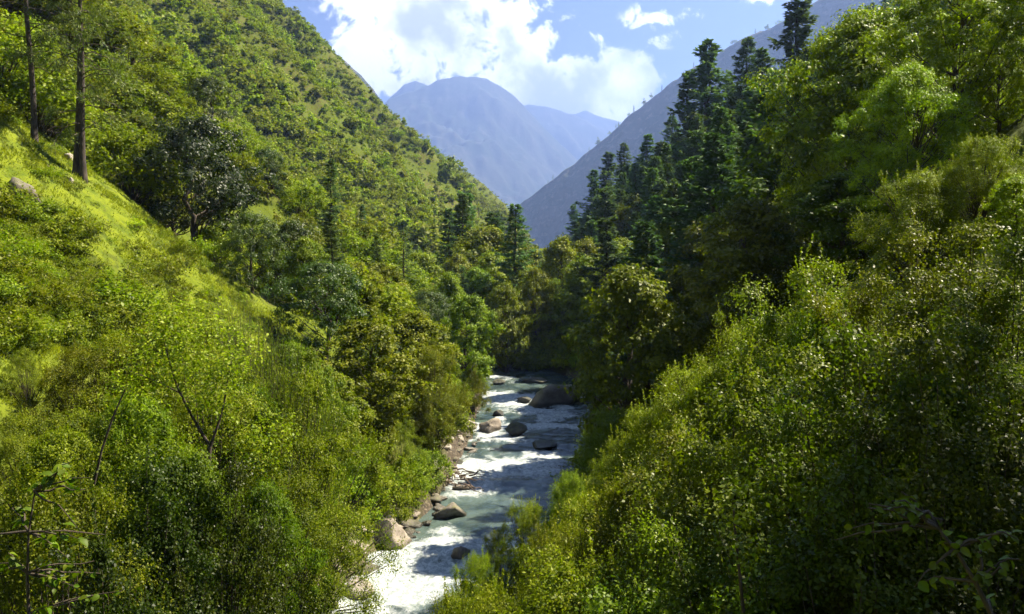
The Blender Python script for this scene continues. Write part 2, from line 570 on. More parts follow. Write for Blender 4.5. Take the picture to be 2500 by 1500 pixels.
mountain('mountain', [(560, 700), (700, 560), (830, 380), (950, 240), (1000, 222), (1040, 212), (1075, 195), (1110, 188), (1150, 187), (1190, 194), (1225, 212), (1260, 240), (1300, 285), (1345, 330), (1395, 375), (1440, 420), (1500, 500), (1580, 620), (1640, 700)], 6500, .9, 3, 165, M_MTN, 1.2, .1, 240, 90)
mountain('mountain_shoulder', [(740, 560), (860, 330), (945, 245), (985, 210), (1015, 198), (1045, 210), (1080, 240), (1160, 330), (1240, 480)], 7200, .9, 14, 140, M_MTN, 1.0, 0, 150, 60)
mountain('mountain_ridge', [(1180, 300), (1240, 268), (1290, 257), (1345, 262), (1400, 280), (1440, 300), (1500, 345), (1560, 400), (1640, 470), (1760, 620)], 8200, .9, 25, 170, M_MTN, 1.0, 0, 150, 60)
mountain('mountain_ridge', [(1300, 330), (1380, 285), (1430, 272), (1470, 285), (1520, 300), (1600, 330), (1700, 400), (1820, 560)], 9200, .9, 36, 170, M_MTN, .9, 0, 150, 60)
RID = mountain('ridge', [(1200, 590), (1240, 540), (1268, 503), (1310, 468), (1350, 438), (1400, 402), (1450, 360), (1490, 325), (1540, 280), (1590, 240), (1640, 202), (1700, 160), (1780, 115), (1850, 80), (1910, 55), (2000, 0), (2200, -120)], 2200, .8, 47, 60, M_RIDGE, .95, -.25, 260, 90)
mountain('ridge', [(420, -200), (600, -60), (700, 40), (770, 100), (800, 118), (840, 145), (880, 185), (920, 230), (960, 285), (1030, 380), (1120, 520)], 2500, .8, 58, 60, M_RIDGE, .6, 0, 170, 60)

# ------------------------------------------------------------------ river
ys = np.linspace(-12, 122, 640)
xl = np.interp(ys, YL, XL) - 1.6; xr = np.interp(ys, YR, XR) + 1.6
tt = np.linspace(0, 1, 90)
RX = xl[:, None] + (xr - xl)[:, None] * tt[None]
RY = np.repeat(ys[:, None], 90, 1)
RZ = fbm(RX / 1.3, RY / .8, 71, 4) * .17 + fbm(RX / 4, RY / 2.2, 77, 3) * .22
steps = np.exp(-((RY - 36.5 - .25 * RX) / 1.3) ** 2) + np.exp(-((RY - 49 - .2 * RX) / 3.0) ** 2) + np.exp(-((RY - 73) / 2.4) ** 2) + .7 * np.exp(-((RY - 61) / 1.2) ** 2) + np.exp(-((RY - 31) / 2.5) ** 2) * .9 + .5 * np.exp(-((RY - 84) / 1.0) ** 2)
edge = np.exp(-((tt - .25) / .18) ** 2)[None]
foam = np.clip(steps * (.45 + .75 * np.clip(1.1 - tt[None] * 1.3, 0, 1)) + .22 * edge + fbm(RX / 2.2, RY / 1.2, 81, 3) * .5, -.4, 1.1)
for (rpx, rpy, rw) in [(1345, 992, 128), (1256, 1064, 56), (1192, 1054, 62), (1278, 984, 32), (1222, 1018, 30), (1120, 1140, 28), (1330, 1098, 70), (1120, 1372, 66), (948, 1350, 104), (1100, 1268, 92)]:
    d0 = pix(rpx, rpy, 1.0) - CAM
    q0 = CAM + d0 * (-CAM[2] / d0[2])
    rm = rw * q0[1] / FPX * .5
    foam = foam + .75 * np.exp(-((RX - q0[0]) / (rm * 1.25)) ** 2 - ((RY - q0[1] + rm * 1.2) / (rm * 2.0)) ** 2)
calm = np.exp(-((RY - 40) / 2.0) ** 2) * np.clip(1.1 - tt[None] * 1.2, 0, 1)
foam = foam - calm * .9
RZ = RZ * (1 - .7 * calm) + .10 * steps
a, b = RX.shape
i = np.arange(a - 1)[:, None] * b; j = np.arange(b - 1)[None, :]
q = np.stack([i + j, i + j + 1, i + b + j + 1, i + b + j], -1).reshape(-1, 4)
river = link('river', mesh_from('river', np.stack([RX, RY, RZ], -1).reshape(-1, 3), [q], M_WATER, {'foam': foam.ravel()}, True))
tag(river, kind='structure')


# ------------------------------------------------------------------ plant prototypes (mesh data only)
def proto_broadleaf(seed, h=12.0, cr=3.6, crown0=.28, nclump=120, per=110, leaf=.17, clr=.62, mat=M_LEAF, shape=1.0, wr=.62, upr=.55):
    """Broad-leaved tree: tapered trunk, limbs to the leaf clumps. Returns (trunk mesh, crown mesh)."""
    r = np.random.default_rng(seed)
    # clump centres inside an uneven crown
    ph = r.uniform(0, 2 * np.pi, 6)
    cen = []
    while len(cen) < nclump:
        u = r.uniform(0, 1) ** .8
        a = r.uniform(0, 2 * np.pi)
        lob = 1 + .28 * math.sin(3 * a + ph[0] + 5 * u) + .2 * math.sin(5 * a + ph[1] - 9 * u) + .14 * math.sin(11 * u + ph[2])
        prof = (math.sin(math.pi * min(1, u * .86 + .12)) ** .7) * shape
        rr = cr * prof * lob * r.uniform(.25, 1) ** .5
        cen.append((rr * math.cos(a), rr * math.sin(a), h * (crown0 + (1 - crown0) * u * .97)))
    cen = np.array(cen)
    T = Geo()
    lean = r.normal(0, .03 * h, 2)
    top = np.array((lean[0], lean[1], h * .86))
    tr = curve((0, 0, -.6), top, 9, 0, .02 * h, r)
    tr[0] = (0, 0, -.6)
    r0 = .017 * h + .05
    T.tube(tr, np.linspace(r0 * 1.25, r0 * .18, 9), 8)
    zt = tr[:, 2]
    for k in range(0, nclump, 5):
        c = cen[k]
        z0 = max(h * crown0 * .6, c[2] - abs(np.linalg.norm(c[:2])) * r.uniform(.5, 1.0) - .05 * h)
        f = np.array([np.interp(z0, zt, tr[:, q]) for q in range(3)])
        T.tube(curve(f, c, 5, -.04 * h * r.uniform(0, 1), .04, r), np.linspace(r0 * .34 * (1 - .6 * z0 / h), .012, 5), 5)
    G = Geo()
    n = nclump * per
    ci = np.repeat(np.arange(nclump), per)
    sc = r.uniform(.6, 1.35, nclump)[ci][:, None]
    off = r.normal(0, 1, (n, 3))
    spr = unit(r.normal(0, 1, (nclump, 12, 3)) + np.array((0, 0, .35)))
    si = r.integers(0, 12, n)
    off = unit(unit(off) * .5 + spr[ci, si] * .8) * r.uniform(.5, 1.6, (nclump, 12))[ci, si][:, None]
    off = off * (r.uniform(.2, 1, n) ** .65)[:, None] * np.array((1, 1, .66)) * clr * sc + r.normal(0, .05, (n, 3))
    p = cen[ci] + off
    out = unit(p - np.array((0, 0, h * .5)) * np.array((0, 0, 1)))
    nrm = unit(np.array((0, 0, 1)) * upr * .7 + out * .3 + unit(off) * .6 + r.normal(0, .36, (n, 3)))
    d = unit(np.cross(nrm, r.normal(0, 1, (n, 3))) + np.array((0, 0, -.25)))
    ln = leaf * r.uniform(.6, 1.35, n)
    G.leaves(p, d, nrm, ln, ln * wr, np.clip(r.uniform(0, 1, n) * .55 + r.uniform(0, .45, nclump)[ci], 0, 1))
    return [('trunk', T.mesh('trunk', M_BARK, True)), ('crown', G.mesh('crown', mat))]


def proto_shrub(seed, h=6.0, spread=3.1, ncl=70, per=420, leaf=.072, mat=M_LEAF, wr=.62, clr=.55, shoots=26):
    """Many-stemmed bush: stems carry rounded leaf clumps with dark gaps between, and loose shoots stick out."""
    r = np.random.default_rng(seed)
    S, G = Geo(), Geo()
    ph = r.uniform(0, 6.28, 4)
    cen = []
    for k in range(ncl):
        a = k * 2.399 + r.normal(0, .3)
        u = ((k + .5) / ncl) ** .5
        lob = 1 + .22 * math.sin(3 * a + ph[0]) + .16 * math.sin(5 * a + ph[1])
        top = h * (1 - .62 * u ** 2.2) * (1 + .10 * math.sin(4 * a + ph[2]))
        z = top * (r.uniform(.80, 1.0) if r.uniform() < .62 else r.uniform(.10, .8)) - clr * .4
        cen.append((math.cos(a) * spread * u * lob, math.sin(a) * spread * u * lob, max(z, .35)))
    cen = np.array(cen)
    for k in range(ncl):
        c = cen[k]
        b = np.array((c[0] * .12, c[1] * .12, -.5))
        m = b * .45 + c * .55 + np.array((-c[0] * .18, -c[1] * .18, .1 * h)) * .5
        S.tube(np.stack([b, b * .6 + m * .4, m, m * .4 + c * .6, c]), np.linspace(.045, .008, 5), 4)
    n = ncl * per
    ci = np.repeat(np.arange(ncl), per)
    cr = (clr * r.uniform(.45, 1.4, ncl))[ci][:, None]
    dr = unit(r.normal(0, 1, (n, 3)) + np.array((0, 0, .45)))
    # ragged clump: sub-sprays push out of it
    ns = 16
    sp_ = unit(r.normal(0, 1, (ncl, ns, 3)) + np.array((0, 0, .4)))
    si = r.integers(0, ns, n)
    sd = sp_[ci, si]
    dr = unit(dr * .42 + sd * .85)
    ext = r.uniform(.55, 1.75, (ncl, ns))[ci, si][:, None]
    p = cen[ci] + dr * cr * ext * (r.uniform(.25, 1, n) ** .65)[:, None] * np.array((1.05, 1.05, .8)) + r.normal(0, .04, (n, 3))
    nrm = unit(dr * .75 + np.array((.12, 0, .45)) + r.normal(0, .38, (n, 3)))
    d = unit(np.cross(nrm, r.normal(0, 1, (n, 3))) + dr * .35)
    ln = leaf * r.uniform(.6, 1.4, n)
    G.leaves(p, d, nrm, ln, ln * wr, np.clip(r.uniform(0, .6, n) + r.uniform(0, .4, ncl)[ci], 0, 1))
    for k in range(shoots):
        c = cen[r.integers(0, ncl)]
        ax = unit(np.array((c[0] * .25, c[1] * .25, h * .30)) + r.normal(0, .35, 3))
        L = r.uniform(.5, 1.3) * clr * 1.7
        S.tube(curve(c, c + ax * L, 4, 0, .02, r), np.linspace(.009, .003, 4), 3)
        m = int(22 * L / .6)
        tt = r.uniform(.25, 1, m)[:, None]
        sd = unit(r.normal(0, 1, (m, 3)))
        pp = c + ax * L * tt
        dd = unit(sd + ax * .6)
        l2 = leaf * r.uniform(.7, 1.4, m)
        G.leaves(pp, dd, unit(np.array((0, 0, 1)) + r.normal(0, .4, (m, 3))), l2, l2 * wr, r.uniform(.35, 1, m))
    return [('stems', S.mesh('stems', M_BARK, True)), ('foliage', G.mesh('foliage', mat))]


def proto_willow(seed, h=4.5, spread=1.9, nshoot=230, per=60, leaf=.16, mat=M_WILLOW):
    """Upright bush of fine whippy shoots with narrow leaves."""
    r = np.random.default_rng(seed)
    S, G = Geo(), Geo()
    for k in range(nshoot):
        a = r.uniform(0, 2 * np.pi); u = r.uniform(0, 1) ** .55
        base = np.array((math.cos(a) * .5 * u * spread, math.sin(a) * .5 * u * spread, r.uniform(-.2, .45) * h))
        top = np.array((math.cos(a) * spread * u + r.normal(0, .15), math.sin(a) * spread * u + r.normal(0, .15), h * r.uniform(.68, 1.06) * (1 - .45 * u ** 2.2)))
        if base[2] > top[2] - .8: base[2] = top[2] - .8
        c = curve(base, top, 5, 0, .03, r)
        if k % 4 == 0:
            c0 = curve((0, 0, -.4), base, 4, 0, .03, r)
            S.tube(c0, np.linspace(.035, .014, 4), 4)
        S.tube(c, np.linspace(.012, .003, 5), 3)
        n = per
        tt = r.uniform(.15, 1, n)
        p = np.stack([np.interp(tt, np.linspace(0, 1, 5), c[:, q]) for q in range(3)], -1)
        ax = unit(top - base)
        side = unit(r.normal(0, 1, (n, 3)))
        d = unit(ax * 1.1 + side * .65)
        ln = leaf * r.uniform(.6, 1.3, n)
        G.leaves(p + side * .02, d, unit(np.cross(d, r.normal(0, 1, (n, 3)))), ln, ln * .17, np.clip(r.uniform(0, .6, n) + r.uniform(0, .4), 0, 1), .03)
    return [('stems', S.mesh('stems', M_BARK, True)), ('foliage', G.mesh('foliage', mat))]


def proto_conifer(seed, h=18.0, w=3.0, nb=150, bare=.08, ragged=.35, mat=M_NEEDLE, spray=.34, dens=1.0, topw=.05):
    r = np.random.default_rng(seed)
    T, G = Geo(), Geo()
    r0 = .014 * h + .04
    tr = curve((0, 0, -.8), (r.normal(0, .015 * h), r.normal(0, .015 * h), h), 9, 0, .006 * h, r)
    tr[0] = (0, 0, -.8)
    T.tube(tr, np.linspace(r0, .02, 9), 7)
    zt = tr[:, 2]
    for k in range(nb):
        f = bare + (1 - bare) * (k + r.uniform(0, 1)) / nb
        z = f * h
        g = (f - bare) / (1 - bare)
        L = w * (topw + (1 - topw) * (1 - g) ** .75) * min(1, .45 + 2.2 * g) * r.uniform(1 - ragged, 1 + ragged * .6)
        a = k * 2.399 + r.normal(0, .35)
        b = np.array([np.interp(z, zt, tr[:, q]) for q in range(3)])
        if ragged > .7 and math.sin(a * 2 + z * .9 + seed) > .55: L *= .45
        rise = .45 * (g - .5) + r.normal(0, .10 + .12 * ragged)
        e = b + np.array((math.cos(a) * L, math.sin(a) * L, L * rise))
        c = curve(b, e, 5, -.10 * L, 0)
        c[-1, 2] += .06 * L
        T.tube(c, np.linspace(.012 * L + .012, .006, 5), 4)
        n = int(dens * (24 + 60 * L / 3.0))
        tt = r.uniform(.12, 1, n) ** .75
        p = np.stack([np.interp(tt, np.linspace(0, 1, 5), c[:, q]) for q in range(3)], -1)
        ax = unit(e - b)
        sd = np.array((-math.sin(a), math.cos(a), 0))
        wdt = (.10 + .30 * L * (1 - tt) ** .6 * tt ** .25)
        lat = r.uniform(-1, 1, n)
        p = p + sd * (lat * wdt)[:, None] + np.stack([r.normal(0, .05, n)] * 3, -1) * np.array((0, 0, 1)) - np.array((0, 0, 1)) * (np.abs(lat) * wdt * .28)[:, None]
        d = unit(ax * .7 + sd * np.sign(lat)[:, None] * .7 + r.normal(0, .28, (n, 3)) + np.array((0, 0, -.12)))
        nrm = unit(np.array((0, 0, 1)) + r.normal(0, .42, (n, 3)))
        ln = spray * r.uniform(.6, 1.35, n)
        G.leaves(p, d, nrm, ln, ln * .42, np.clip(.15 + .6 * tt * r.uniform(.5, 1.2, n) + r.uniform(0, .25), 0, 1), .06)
    return [('trunk', T.mesh('trunk', M_BARK, True)), ('crown', G.mesh('crown', mat))]


def proto_scrub(seed, n=460, mat=M_SCRUB, wide=1.0, tall=1.0, nc=15, loose=0.0):
    """Low-detail bush or small tree for the far hillside, about 4.4 m high."""
    r = np.random.default_rng(seed)
    G = Geo()
    a = r.uniform(0, 2 * np.pi, nc); u = r.uniform(0, 1, nc) ** .6
    cen = np.stack([np.cos(a) * u * 1.9 * wide, np.sin(a) * u * 1.9 * wide, (.7 + r.uniform(.1, 1, nc) * 3.0 * (1 - .6 * u)) * tall], -1)
    ci = r.integers(0, nc, n)
    off = unit(r.normal(0, 1, (n, 3))) * r.uniform(.3, 1, (n, 1)) * np.array((.8, .8, .6)) * r.uniform(.5, 1.3, nc)[ci][:, None]
    p = cen[ci] + off + r.normal(0, .25 * loose + .05, (n, 3))
    nrm = unit(off + np.array((0, 0, .5)) + r.normal(0, .45, (n, 3)))
    d = unit(np.cross(nrm, r.normal(0, 1, (n, 3))))
    ln = r.uniform(.25, .65, n)
    G.leaves(p, d, nrm, ln, ln * .75, np.clip(r.uniform(0, .5, n) + r.uniform(0, .5, nc)[ci], 0, 1))
    G.tube(curve((0, 0, -.8), (0, 0, 2.4 * tall), 4, 0, .1, r), np.linspace(.12, .04, 4), 4, 0)
    return [('foliage', G.mesh('foliage', mat))]


PRO = {}
PRO['tree'] = [proto_broadleaf(100 + k, 12, 3.3 + .5 * k, .12, 180, 130, .25, .68) for k in range(3)]
PRO['darktree'] = [proto_broadleaf(120 + k, 9, 4.2, .12, 130, 170, .18, .72, M_DARK, 1.1) for k in range(2)]
PRO['bigtree'] = [proto_broadleaf(140 + k, 16, 6.0, .14, 330, 210, .19, .86, M_LEAF, 1.05) for k in range(2)]
PRO['shrub'] = [proto_shrub(160 + k, 8.0, 3.5, 116, 600, (.072, .088, .104)[k], M_LEAF, (.55, .62, .5)[k], (.58, .64, .7)[k], 150) for k in range(3)]
PRO['gloss'] = [proto_shrub(170 + k, 8.0, 3.4, 112, 600, (.074, .098)[k], M_GLOSS, .70, (.62, .72)[k], 150) for k in range(2)]
PRO['willow'] = [proto_willow(180 + k, 8.0, 2.6, 520, 90, .10) for k in range(2)]
PRO['thicket'] = [proto_shrub(190 + k, 4.2, 2.7, 46, 170, .19, M_LEAF, .75, .64, 14) for k in range(3)]
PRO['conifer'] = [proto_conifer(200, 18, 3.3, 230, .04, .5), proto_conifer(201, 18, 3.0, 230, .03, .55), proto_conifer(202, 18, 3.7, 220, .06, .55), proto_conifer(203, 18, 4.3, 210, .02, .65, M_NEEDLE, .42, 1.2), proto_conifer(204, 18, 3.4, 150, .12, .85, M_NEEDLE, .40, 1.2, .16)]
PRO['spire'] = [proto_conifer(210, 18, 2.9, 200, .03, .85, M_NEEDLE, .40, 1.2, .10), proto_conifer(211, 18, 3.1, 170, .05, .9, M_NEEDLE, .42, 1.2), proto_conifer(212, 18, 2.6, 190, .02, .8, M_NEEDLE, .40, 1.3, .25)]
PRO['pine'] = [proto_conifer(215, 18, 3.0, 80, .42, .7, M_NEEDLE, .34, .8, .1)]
PRO['scrub'] = [proto_scrub(230), proto_scrub(231, 420, M_SCRUB, 1.35, .6, 18, .6), proto_scrub(232, 420, M_SCRUB, .6, 1.35, 13, .2), proto_scrub(233, 260, M_SCRUB, 1.2, .8, 9, 1.2), proto_scrub(234, 440, M_SCRUB, .9, 1.0, 10)]
PH = {'thicket': 4.2, 'pine': 18, 'tree': 12, 'darktree': 9, 'bigtree': 16, 'shrub': 8.0, 'gloss': 8.0, 'willow': 8.0, 'conifer': 18, 'spire': 18, 'scrub': 4.4}
PN = {'thicket': 'thicket_bush', 'pine': 'thin_pine', 'tree': 'broadleaf_tree', 'darktree': 'dark_tree', 'bigtree': 'large_tree', 'shrub': 'shrub', 'gloss': 'bush', 'willow': 'willow_bush', 'conifer': 'conifer', 'spire': 'spire_conifer', 'scrub': 'hillside_shrub'}
CATS = {'thicket': 'bush', 'pine': 'pine', 'tree': 'tree', 'darktree': 'tree', 'bigtree': 'tree', 'shrub': 'shrub', 'gloss': 'bush', 'willow': 'bush', 'conifer': 'conifer', 'spire': 'conifer', 'scrub': 'hillside shrub'}
rng = np.random.default_rng(7)
PLANTS = []


def plant(kind, x, y, hgt, label, group=None, tint=(1, 1, 1), wide=1.0, var=None, rot=None, lean=(0, 0), z=None, name=None):
    tint = (min(tint[0], tint[1] * 1.07), tint[1], tint[2])
    parts = PRO[kind][(int(rng.integers(0, 99)) if var is None else var) % len(PRO[kind])]
    s = hgt / PH[kind]
    rz = rng.uniform(0, 6.28) if rot is None else rot
    loc = (x, y, H(x, y) if z is None else z)
    if len(parts) == 1:
        root = link(name or PN[kind], parts[0][1])
        root.color = (*tint, 1)
    else:
        root = bpy.data.objects.new(name or PN[kind], None)
        root.empty_display_size = .2
        COL.objects.link(root)
        for pn, me in parts:
            c = link(pn, me, root)
            c.color = (*tint, 1) if pn in ('crown', 'foliage') else (1, 1, 1, 1)
    root.location = loc
    root.scale = (s * wide, s * wide, s)
    root.rotation_euler = (lean[0], lean[1], rz)
    tag(root, label, CATS[kind], group)
    z0 = loc[2]
    ppx, ptop, pf = project(x, y, z0 + hgt)
    PLANTS.append((float(ppx), FPX * {'conifer': 1.0, 'spire': .7, 'pine': .2}.get(kind, .22 * PH[kind]) * s * wide / max(float(pf), 1), float(ptop), y))
    return root


def hidden(x, y, ztop):
    """True where nearer plants already cover the whole of a plant with its top at ztop."""
    ppx, ptop, pf = project(x, y, ztop)
    return any(b < y and abs(a - ppx) < wpx * .8 and top < ptop - 22 for (a, wpx, top, b) in PLANTS)


def plant_px(kind, px, top, y, label, **kw):
    """Stand a plant at depth y on photo column px with its top at photo row `top`."""
    p = pix(px, top, y)
    kw.setdefault('z', H(p[0], y))
    return plant(kind, p[0], y, max(1.0, p[2] - kw['z']), label, **kw)

# ------------------------------------------------------------------ trees and bushes that can be told apart
YG = (1.15, 1.05, .8)      # yellower
BL = (.75, .95, 1.15)      # bluer
DK = (.55, .6, .6)
# the middle of the valley
plant_px('conifer', 1262, 500, 100, 'tall dark conifer at the head of the river, centre of the valley', var=0, tint=(.85, 1, .9), wide=1.35)
plant_px('tree', 1368, 578, 96, 'tall yellow green tree right of the dark central conifer', var=0, tint=(1.35, 1.35, .8), wide=.80)
plant_px('tree', 1235, 690, 88, 'round olive green tree overhanging the far left end of the river', var=1, tint=(.95, .9, .8), wide=.85)
plant_px('tree', 1305, 655, 92, 'slim green tree between the olive tree and the tall yellow green one', var=2, tint=(1, .95, .8), wide=.62)
plant_px('tree', 1500, 592, 86, 'pale topped green tree above the large river boulder', var=1, tint=(1.35, 1.4, .95), wide=.8)
plant_px('tree', 1440, 650, 90, 'green tree standing close to the right of the yellow green tree', var=2, tint=(.8, .9, .8), wide=.75)
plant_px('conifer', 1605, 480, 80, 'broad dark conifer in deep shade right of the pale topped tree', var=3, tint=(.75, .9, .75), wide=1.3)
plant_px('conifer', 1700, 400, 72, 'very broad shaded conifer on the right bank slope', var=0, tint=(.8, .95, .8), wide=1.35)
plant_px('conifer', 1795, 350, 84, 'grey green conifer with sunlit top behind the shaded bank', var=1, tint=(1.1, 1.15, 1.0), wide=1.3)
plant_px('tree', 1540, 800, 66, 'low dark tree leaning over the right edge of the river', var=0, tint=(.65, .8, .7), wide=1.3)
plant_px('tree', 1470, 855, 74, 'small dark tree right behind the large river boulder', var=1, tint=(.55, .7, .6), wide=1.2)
plant_px('tree', 1160, 655, 102, 'bluish green tree left of the dark central conifer', var=2, tint=(.85, 1, .95), wide=.9)
plant_px('tree', 1098, 665, 80, 'slender green tree above the left river bank', var=0, tint=(1, 1, .85), wide=.75)
plant_px('tree', 1140, 720, 66, 'leafy green tree at the left edge of the river', var=1, tint=(1, 1, .8), wide=.85)
plant_px('pine', 985, 560, 76, 'thin sparse pine with a bare lower trunk on the left bank', var=0, tint=(1.1, 1.1, .9), wide=1.2)
plant_px('conifer', 655, 365, 118, 'dark bluish conifer alone on the green left hillside', var=0, tint=(.8, 1.0, 1.0), wide=1.15)
plant_px('conifer', 880, 500, 135, 'small dark conifer on the left hillside above the thin pine', var=1, tint=(.8, .95, .9), wide=.9)
plant_px('darktree', 468, 285, 54, 'dark spreading tree with visible limbs behind the grassy slope', var=0, tint=(.45, .45, .4), wide=1.0)
plant_px('darktree', 420, 335, 57, 'dark tree crowding the left side of the dark spreading tree', var=1, tint=(.45, .45, .4), wide=.7)
plant_px('darktree', 610, 520, 50, 'rounded olive tree below the dark spreading tree', var=1, tint=(1.35, 1.15, .8), wide=.85)
plant_px('darktree', 720, 540, 60, 'dark tree with brownish top on the left slope', var=0, tint=(1.1, .95, .8), wide=.8)
plant_px('darktree', 790, 640, 46, 'dark tiered tree in the shaded hollow above the left bank', var=1, tint=(1.0, 1.0, .8), wide=1.0)
plant_px('tree', 870, 640, 56, 'bright green tree left of the thin pine', var=2, tint=(1.2, 1.15, .8), wide=1.0)
plant_px('tree', 1010, 760, 50, 'bright yellow green tree on the left bank below the thin pine', var=0, tint=(1.2, 1.15, .8), wide=1.15)
plant_px('tree', 900, 780, 42, 'broad green tree in the middle of the left bank', var=1, tint=(1.15, 1.15, .8), wide=1.2)
plant_px('shrub', 1055, 850, 48, 'olive yellow spreading bush on the left bank at the river bend', var=1, tint=(1.15, 1.05, .7), wide=.75)
plant_px('tree', 800, 900, 36, 'leafy tree on the left bank in front of the dark tiered tree', var=0, tint=(1, 1.05, .8), wide=1.1)

# conifers that stand against the hazy ridge and the sky on the right
SKYL = [(1405, 500, 205, 'spire', 0, 'short conifer at the left end of the right hand tree line'), (1447, 415, 192, 'spire', 1, 'slim dark conifer second from the left in the right tree line'),
        (1480, 372, 188, 'spire', 0, 'slim conifer with a narrow tip below the hazy ridge'), (1532, 350, 180, 'conifer', 1, 'bushy dark conifer below the middle of the hazy ridge'),
        (1582, 330, 172, 'spire', 1, 'upright conifer in the right tree line before the two tall ones'), (1632, 285, 165, 'conifer', 2, 'dark conifer left of the forked dead looking one'),
        (1684, 178, 150, 'spire', 1, 'ragged conifer reaching above the ridge line'), (1732, 86, 142, 'spire', 0, 'tall leaning conifer standing out against the blue sky'),
        (1775, 190, 150, 'conifer', 1, 'hazy grey conifer right of the leaning one'), (1826, 92, 138, 'conifer', 0, 'broad hazy conifer with two tips against the ridge'),
        (1868, 120, 134, 'spire', 1, 'narrow hazy conifer beside the broad one'), (1905, 190, 128, 'conifer', 2, 'greyish conifer below the tallest conifer'),
        (1955, -30, 112, 'spire', 1, 'tallest dark conifer whose tip leaves the top of the picture'), (2010, 90, 100, 'conifer', 1, 'dark conifer right of the tallest one')]
for (px, top, y, kind, var, lab) in SKYL:
    plant_px(kind, px, top, y, lab, var=var, tint=(.9, 1.0, .95), wide=1.5 if kind == 'spire' else 1.4, lean=(0, -.10) if px == 1732 else (0, 0))

rs = np.random.default_rng(91)
k = 0
for px in np.arange(1415, 2030, 19):
    for row in (0, 1):
        y = float(np.interp(px, [1415, 1650, 1800, 2030], [196, 160, 135, 105])) - 26 * row + rs.uniform(-6, 6)
        top = float(np.interp(px, [1415, 1500, 1600, 1680, 1800, 1900, 2030], [505, 425, 375, 300, 235, 180, 60])) + rs.uniform(0, 75) + 85 * row
        tv = rs.uniform(.65, 1.1)
        p = pix(px + rs.uniform(-9, 9), top, y)
        z = H(p[0], y)
        if p[2] - z < 5: continue
        part_ = 'far left' if px < 1520 else ('left half' if px < 1700 else ('right half' if px < 1870 else 'right end'))
        plant(('conifer', 'spire', 'conifer', 'conifer')[int(rs.integers(0, 4))], p[0], y, p[2] - z, '%s tree in the %s row at the %s of the dense skyline stand' % ('dark' if tv < .8 else ('mid green' if tv < .95 else 'lighter'), 'back' if row == 0 else 'front', part_), 'dense conifer stand on the right', (tv * .9, tv, tv * .9), rs.uniform(1.3, 1.9))
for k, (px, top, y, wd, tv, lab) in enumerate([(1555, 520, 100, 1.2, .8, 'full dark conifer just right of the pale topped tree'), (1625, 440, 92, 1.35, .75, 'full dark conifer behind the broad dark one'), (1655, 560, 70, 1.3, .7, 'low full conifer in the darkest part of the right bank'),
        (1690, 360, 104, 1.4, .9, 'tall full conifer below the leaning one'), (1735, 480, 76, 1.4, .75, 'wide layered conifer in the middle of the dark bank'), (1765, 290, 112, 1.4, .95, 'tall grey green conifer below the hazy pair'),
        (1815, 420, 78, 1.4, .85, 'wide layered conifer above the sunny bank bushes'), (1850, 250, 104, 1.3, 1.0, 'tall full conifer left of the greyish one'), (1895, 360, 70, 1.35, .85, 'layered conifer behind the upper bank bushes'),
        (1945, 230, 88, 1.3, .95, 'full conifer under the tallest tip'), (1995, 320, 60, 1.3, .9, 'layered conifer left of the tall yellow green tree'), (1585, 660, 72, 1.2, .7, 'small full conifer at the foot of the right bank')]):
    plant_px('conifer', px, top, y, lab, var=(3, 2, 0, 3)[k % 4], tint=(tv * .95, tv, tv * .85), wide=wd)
# near right: the large sunlit tree and its neighbours
plant_px('bigtree', 2330, -60, 27, 'large backlit tree with yellow green leaves filling the upper right', var=0, tint=(1.3, 1.35, .7), wide=1.0)
plant_px('bigtree', 2120, 20, 36, 'tall yellow green tree left of the large backlit tree', var=1, tint=(1.25, 1.25, .75), wide=.85)
plant_px('bigtree', 2590, -120, 24, 'dark green tree at the upper right edge', var=1, tint=(.8, .9, .7), wide=.9)
plant_px('bigtree', 2450, 90, 26, 'yellow green tree with dense leaves below the dark one at the right edge', var=0, tint=(1.25, 1.2, .7), wide=.9)
plant_px('bigtree', 2230, 160, 24, 'dense bright tree in front of the large backlit tree', var=1, tint=(1.35, 1.4, .7), wide=.9)
plant_px('shrub', 2400, 330, 20, 'bright bush on the slope at the right edge', tint=(1.3, 1.25, .75), wide=1.1)
plant_px('shrub', 2250, 420, 20, 'green bush below the dense bright tree', tint=(1.1, 1.1, .75), wide=1.1)
plant_px('tree', 1960, 300, 46, 'green tree in shade below the tall yellow green tree', var=0, tint=(.6, .72, .55), wide=1.3)  # tints of these three trees are darkened to stand in for shade
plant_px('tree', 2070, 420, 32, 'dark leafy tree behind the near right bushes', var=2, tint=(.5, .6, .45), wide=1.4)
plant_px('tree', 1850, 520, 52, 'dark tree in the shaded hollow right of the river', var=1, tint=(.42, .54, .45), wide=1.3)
plant_px('tree', 2480, 430, 17, 'bright yellow green leafy tree at the right edge', var=1, tint=(1.3, 1.25, .75), wide=1.0)

plant('bigtree', 16.0, 11.0, 13, 'tall tree unseen beyond the right edge, added to shade the lower right bushes', None, (1, 1, .75), .75, var=0)  # out of view; added to throw shade on the lower right bushes
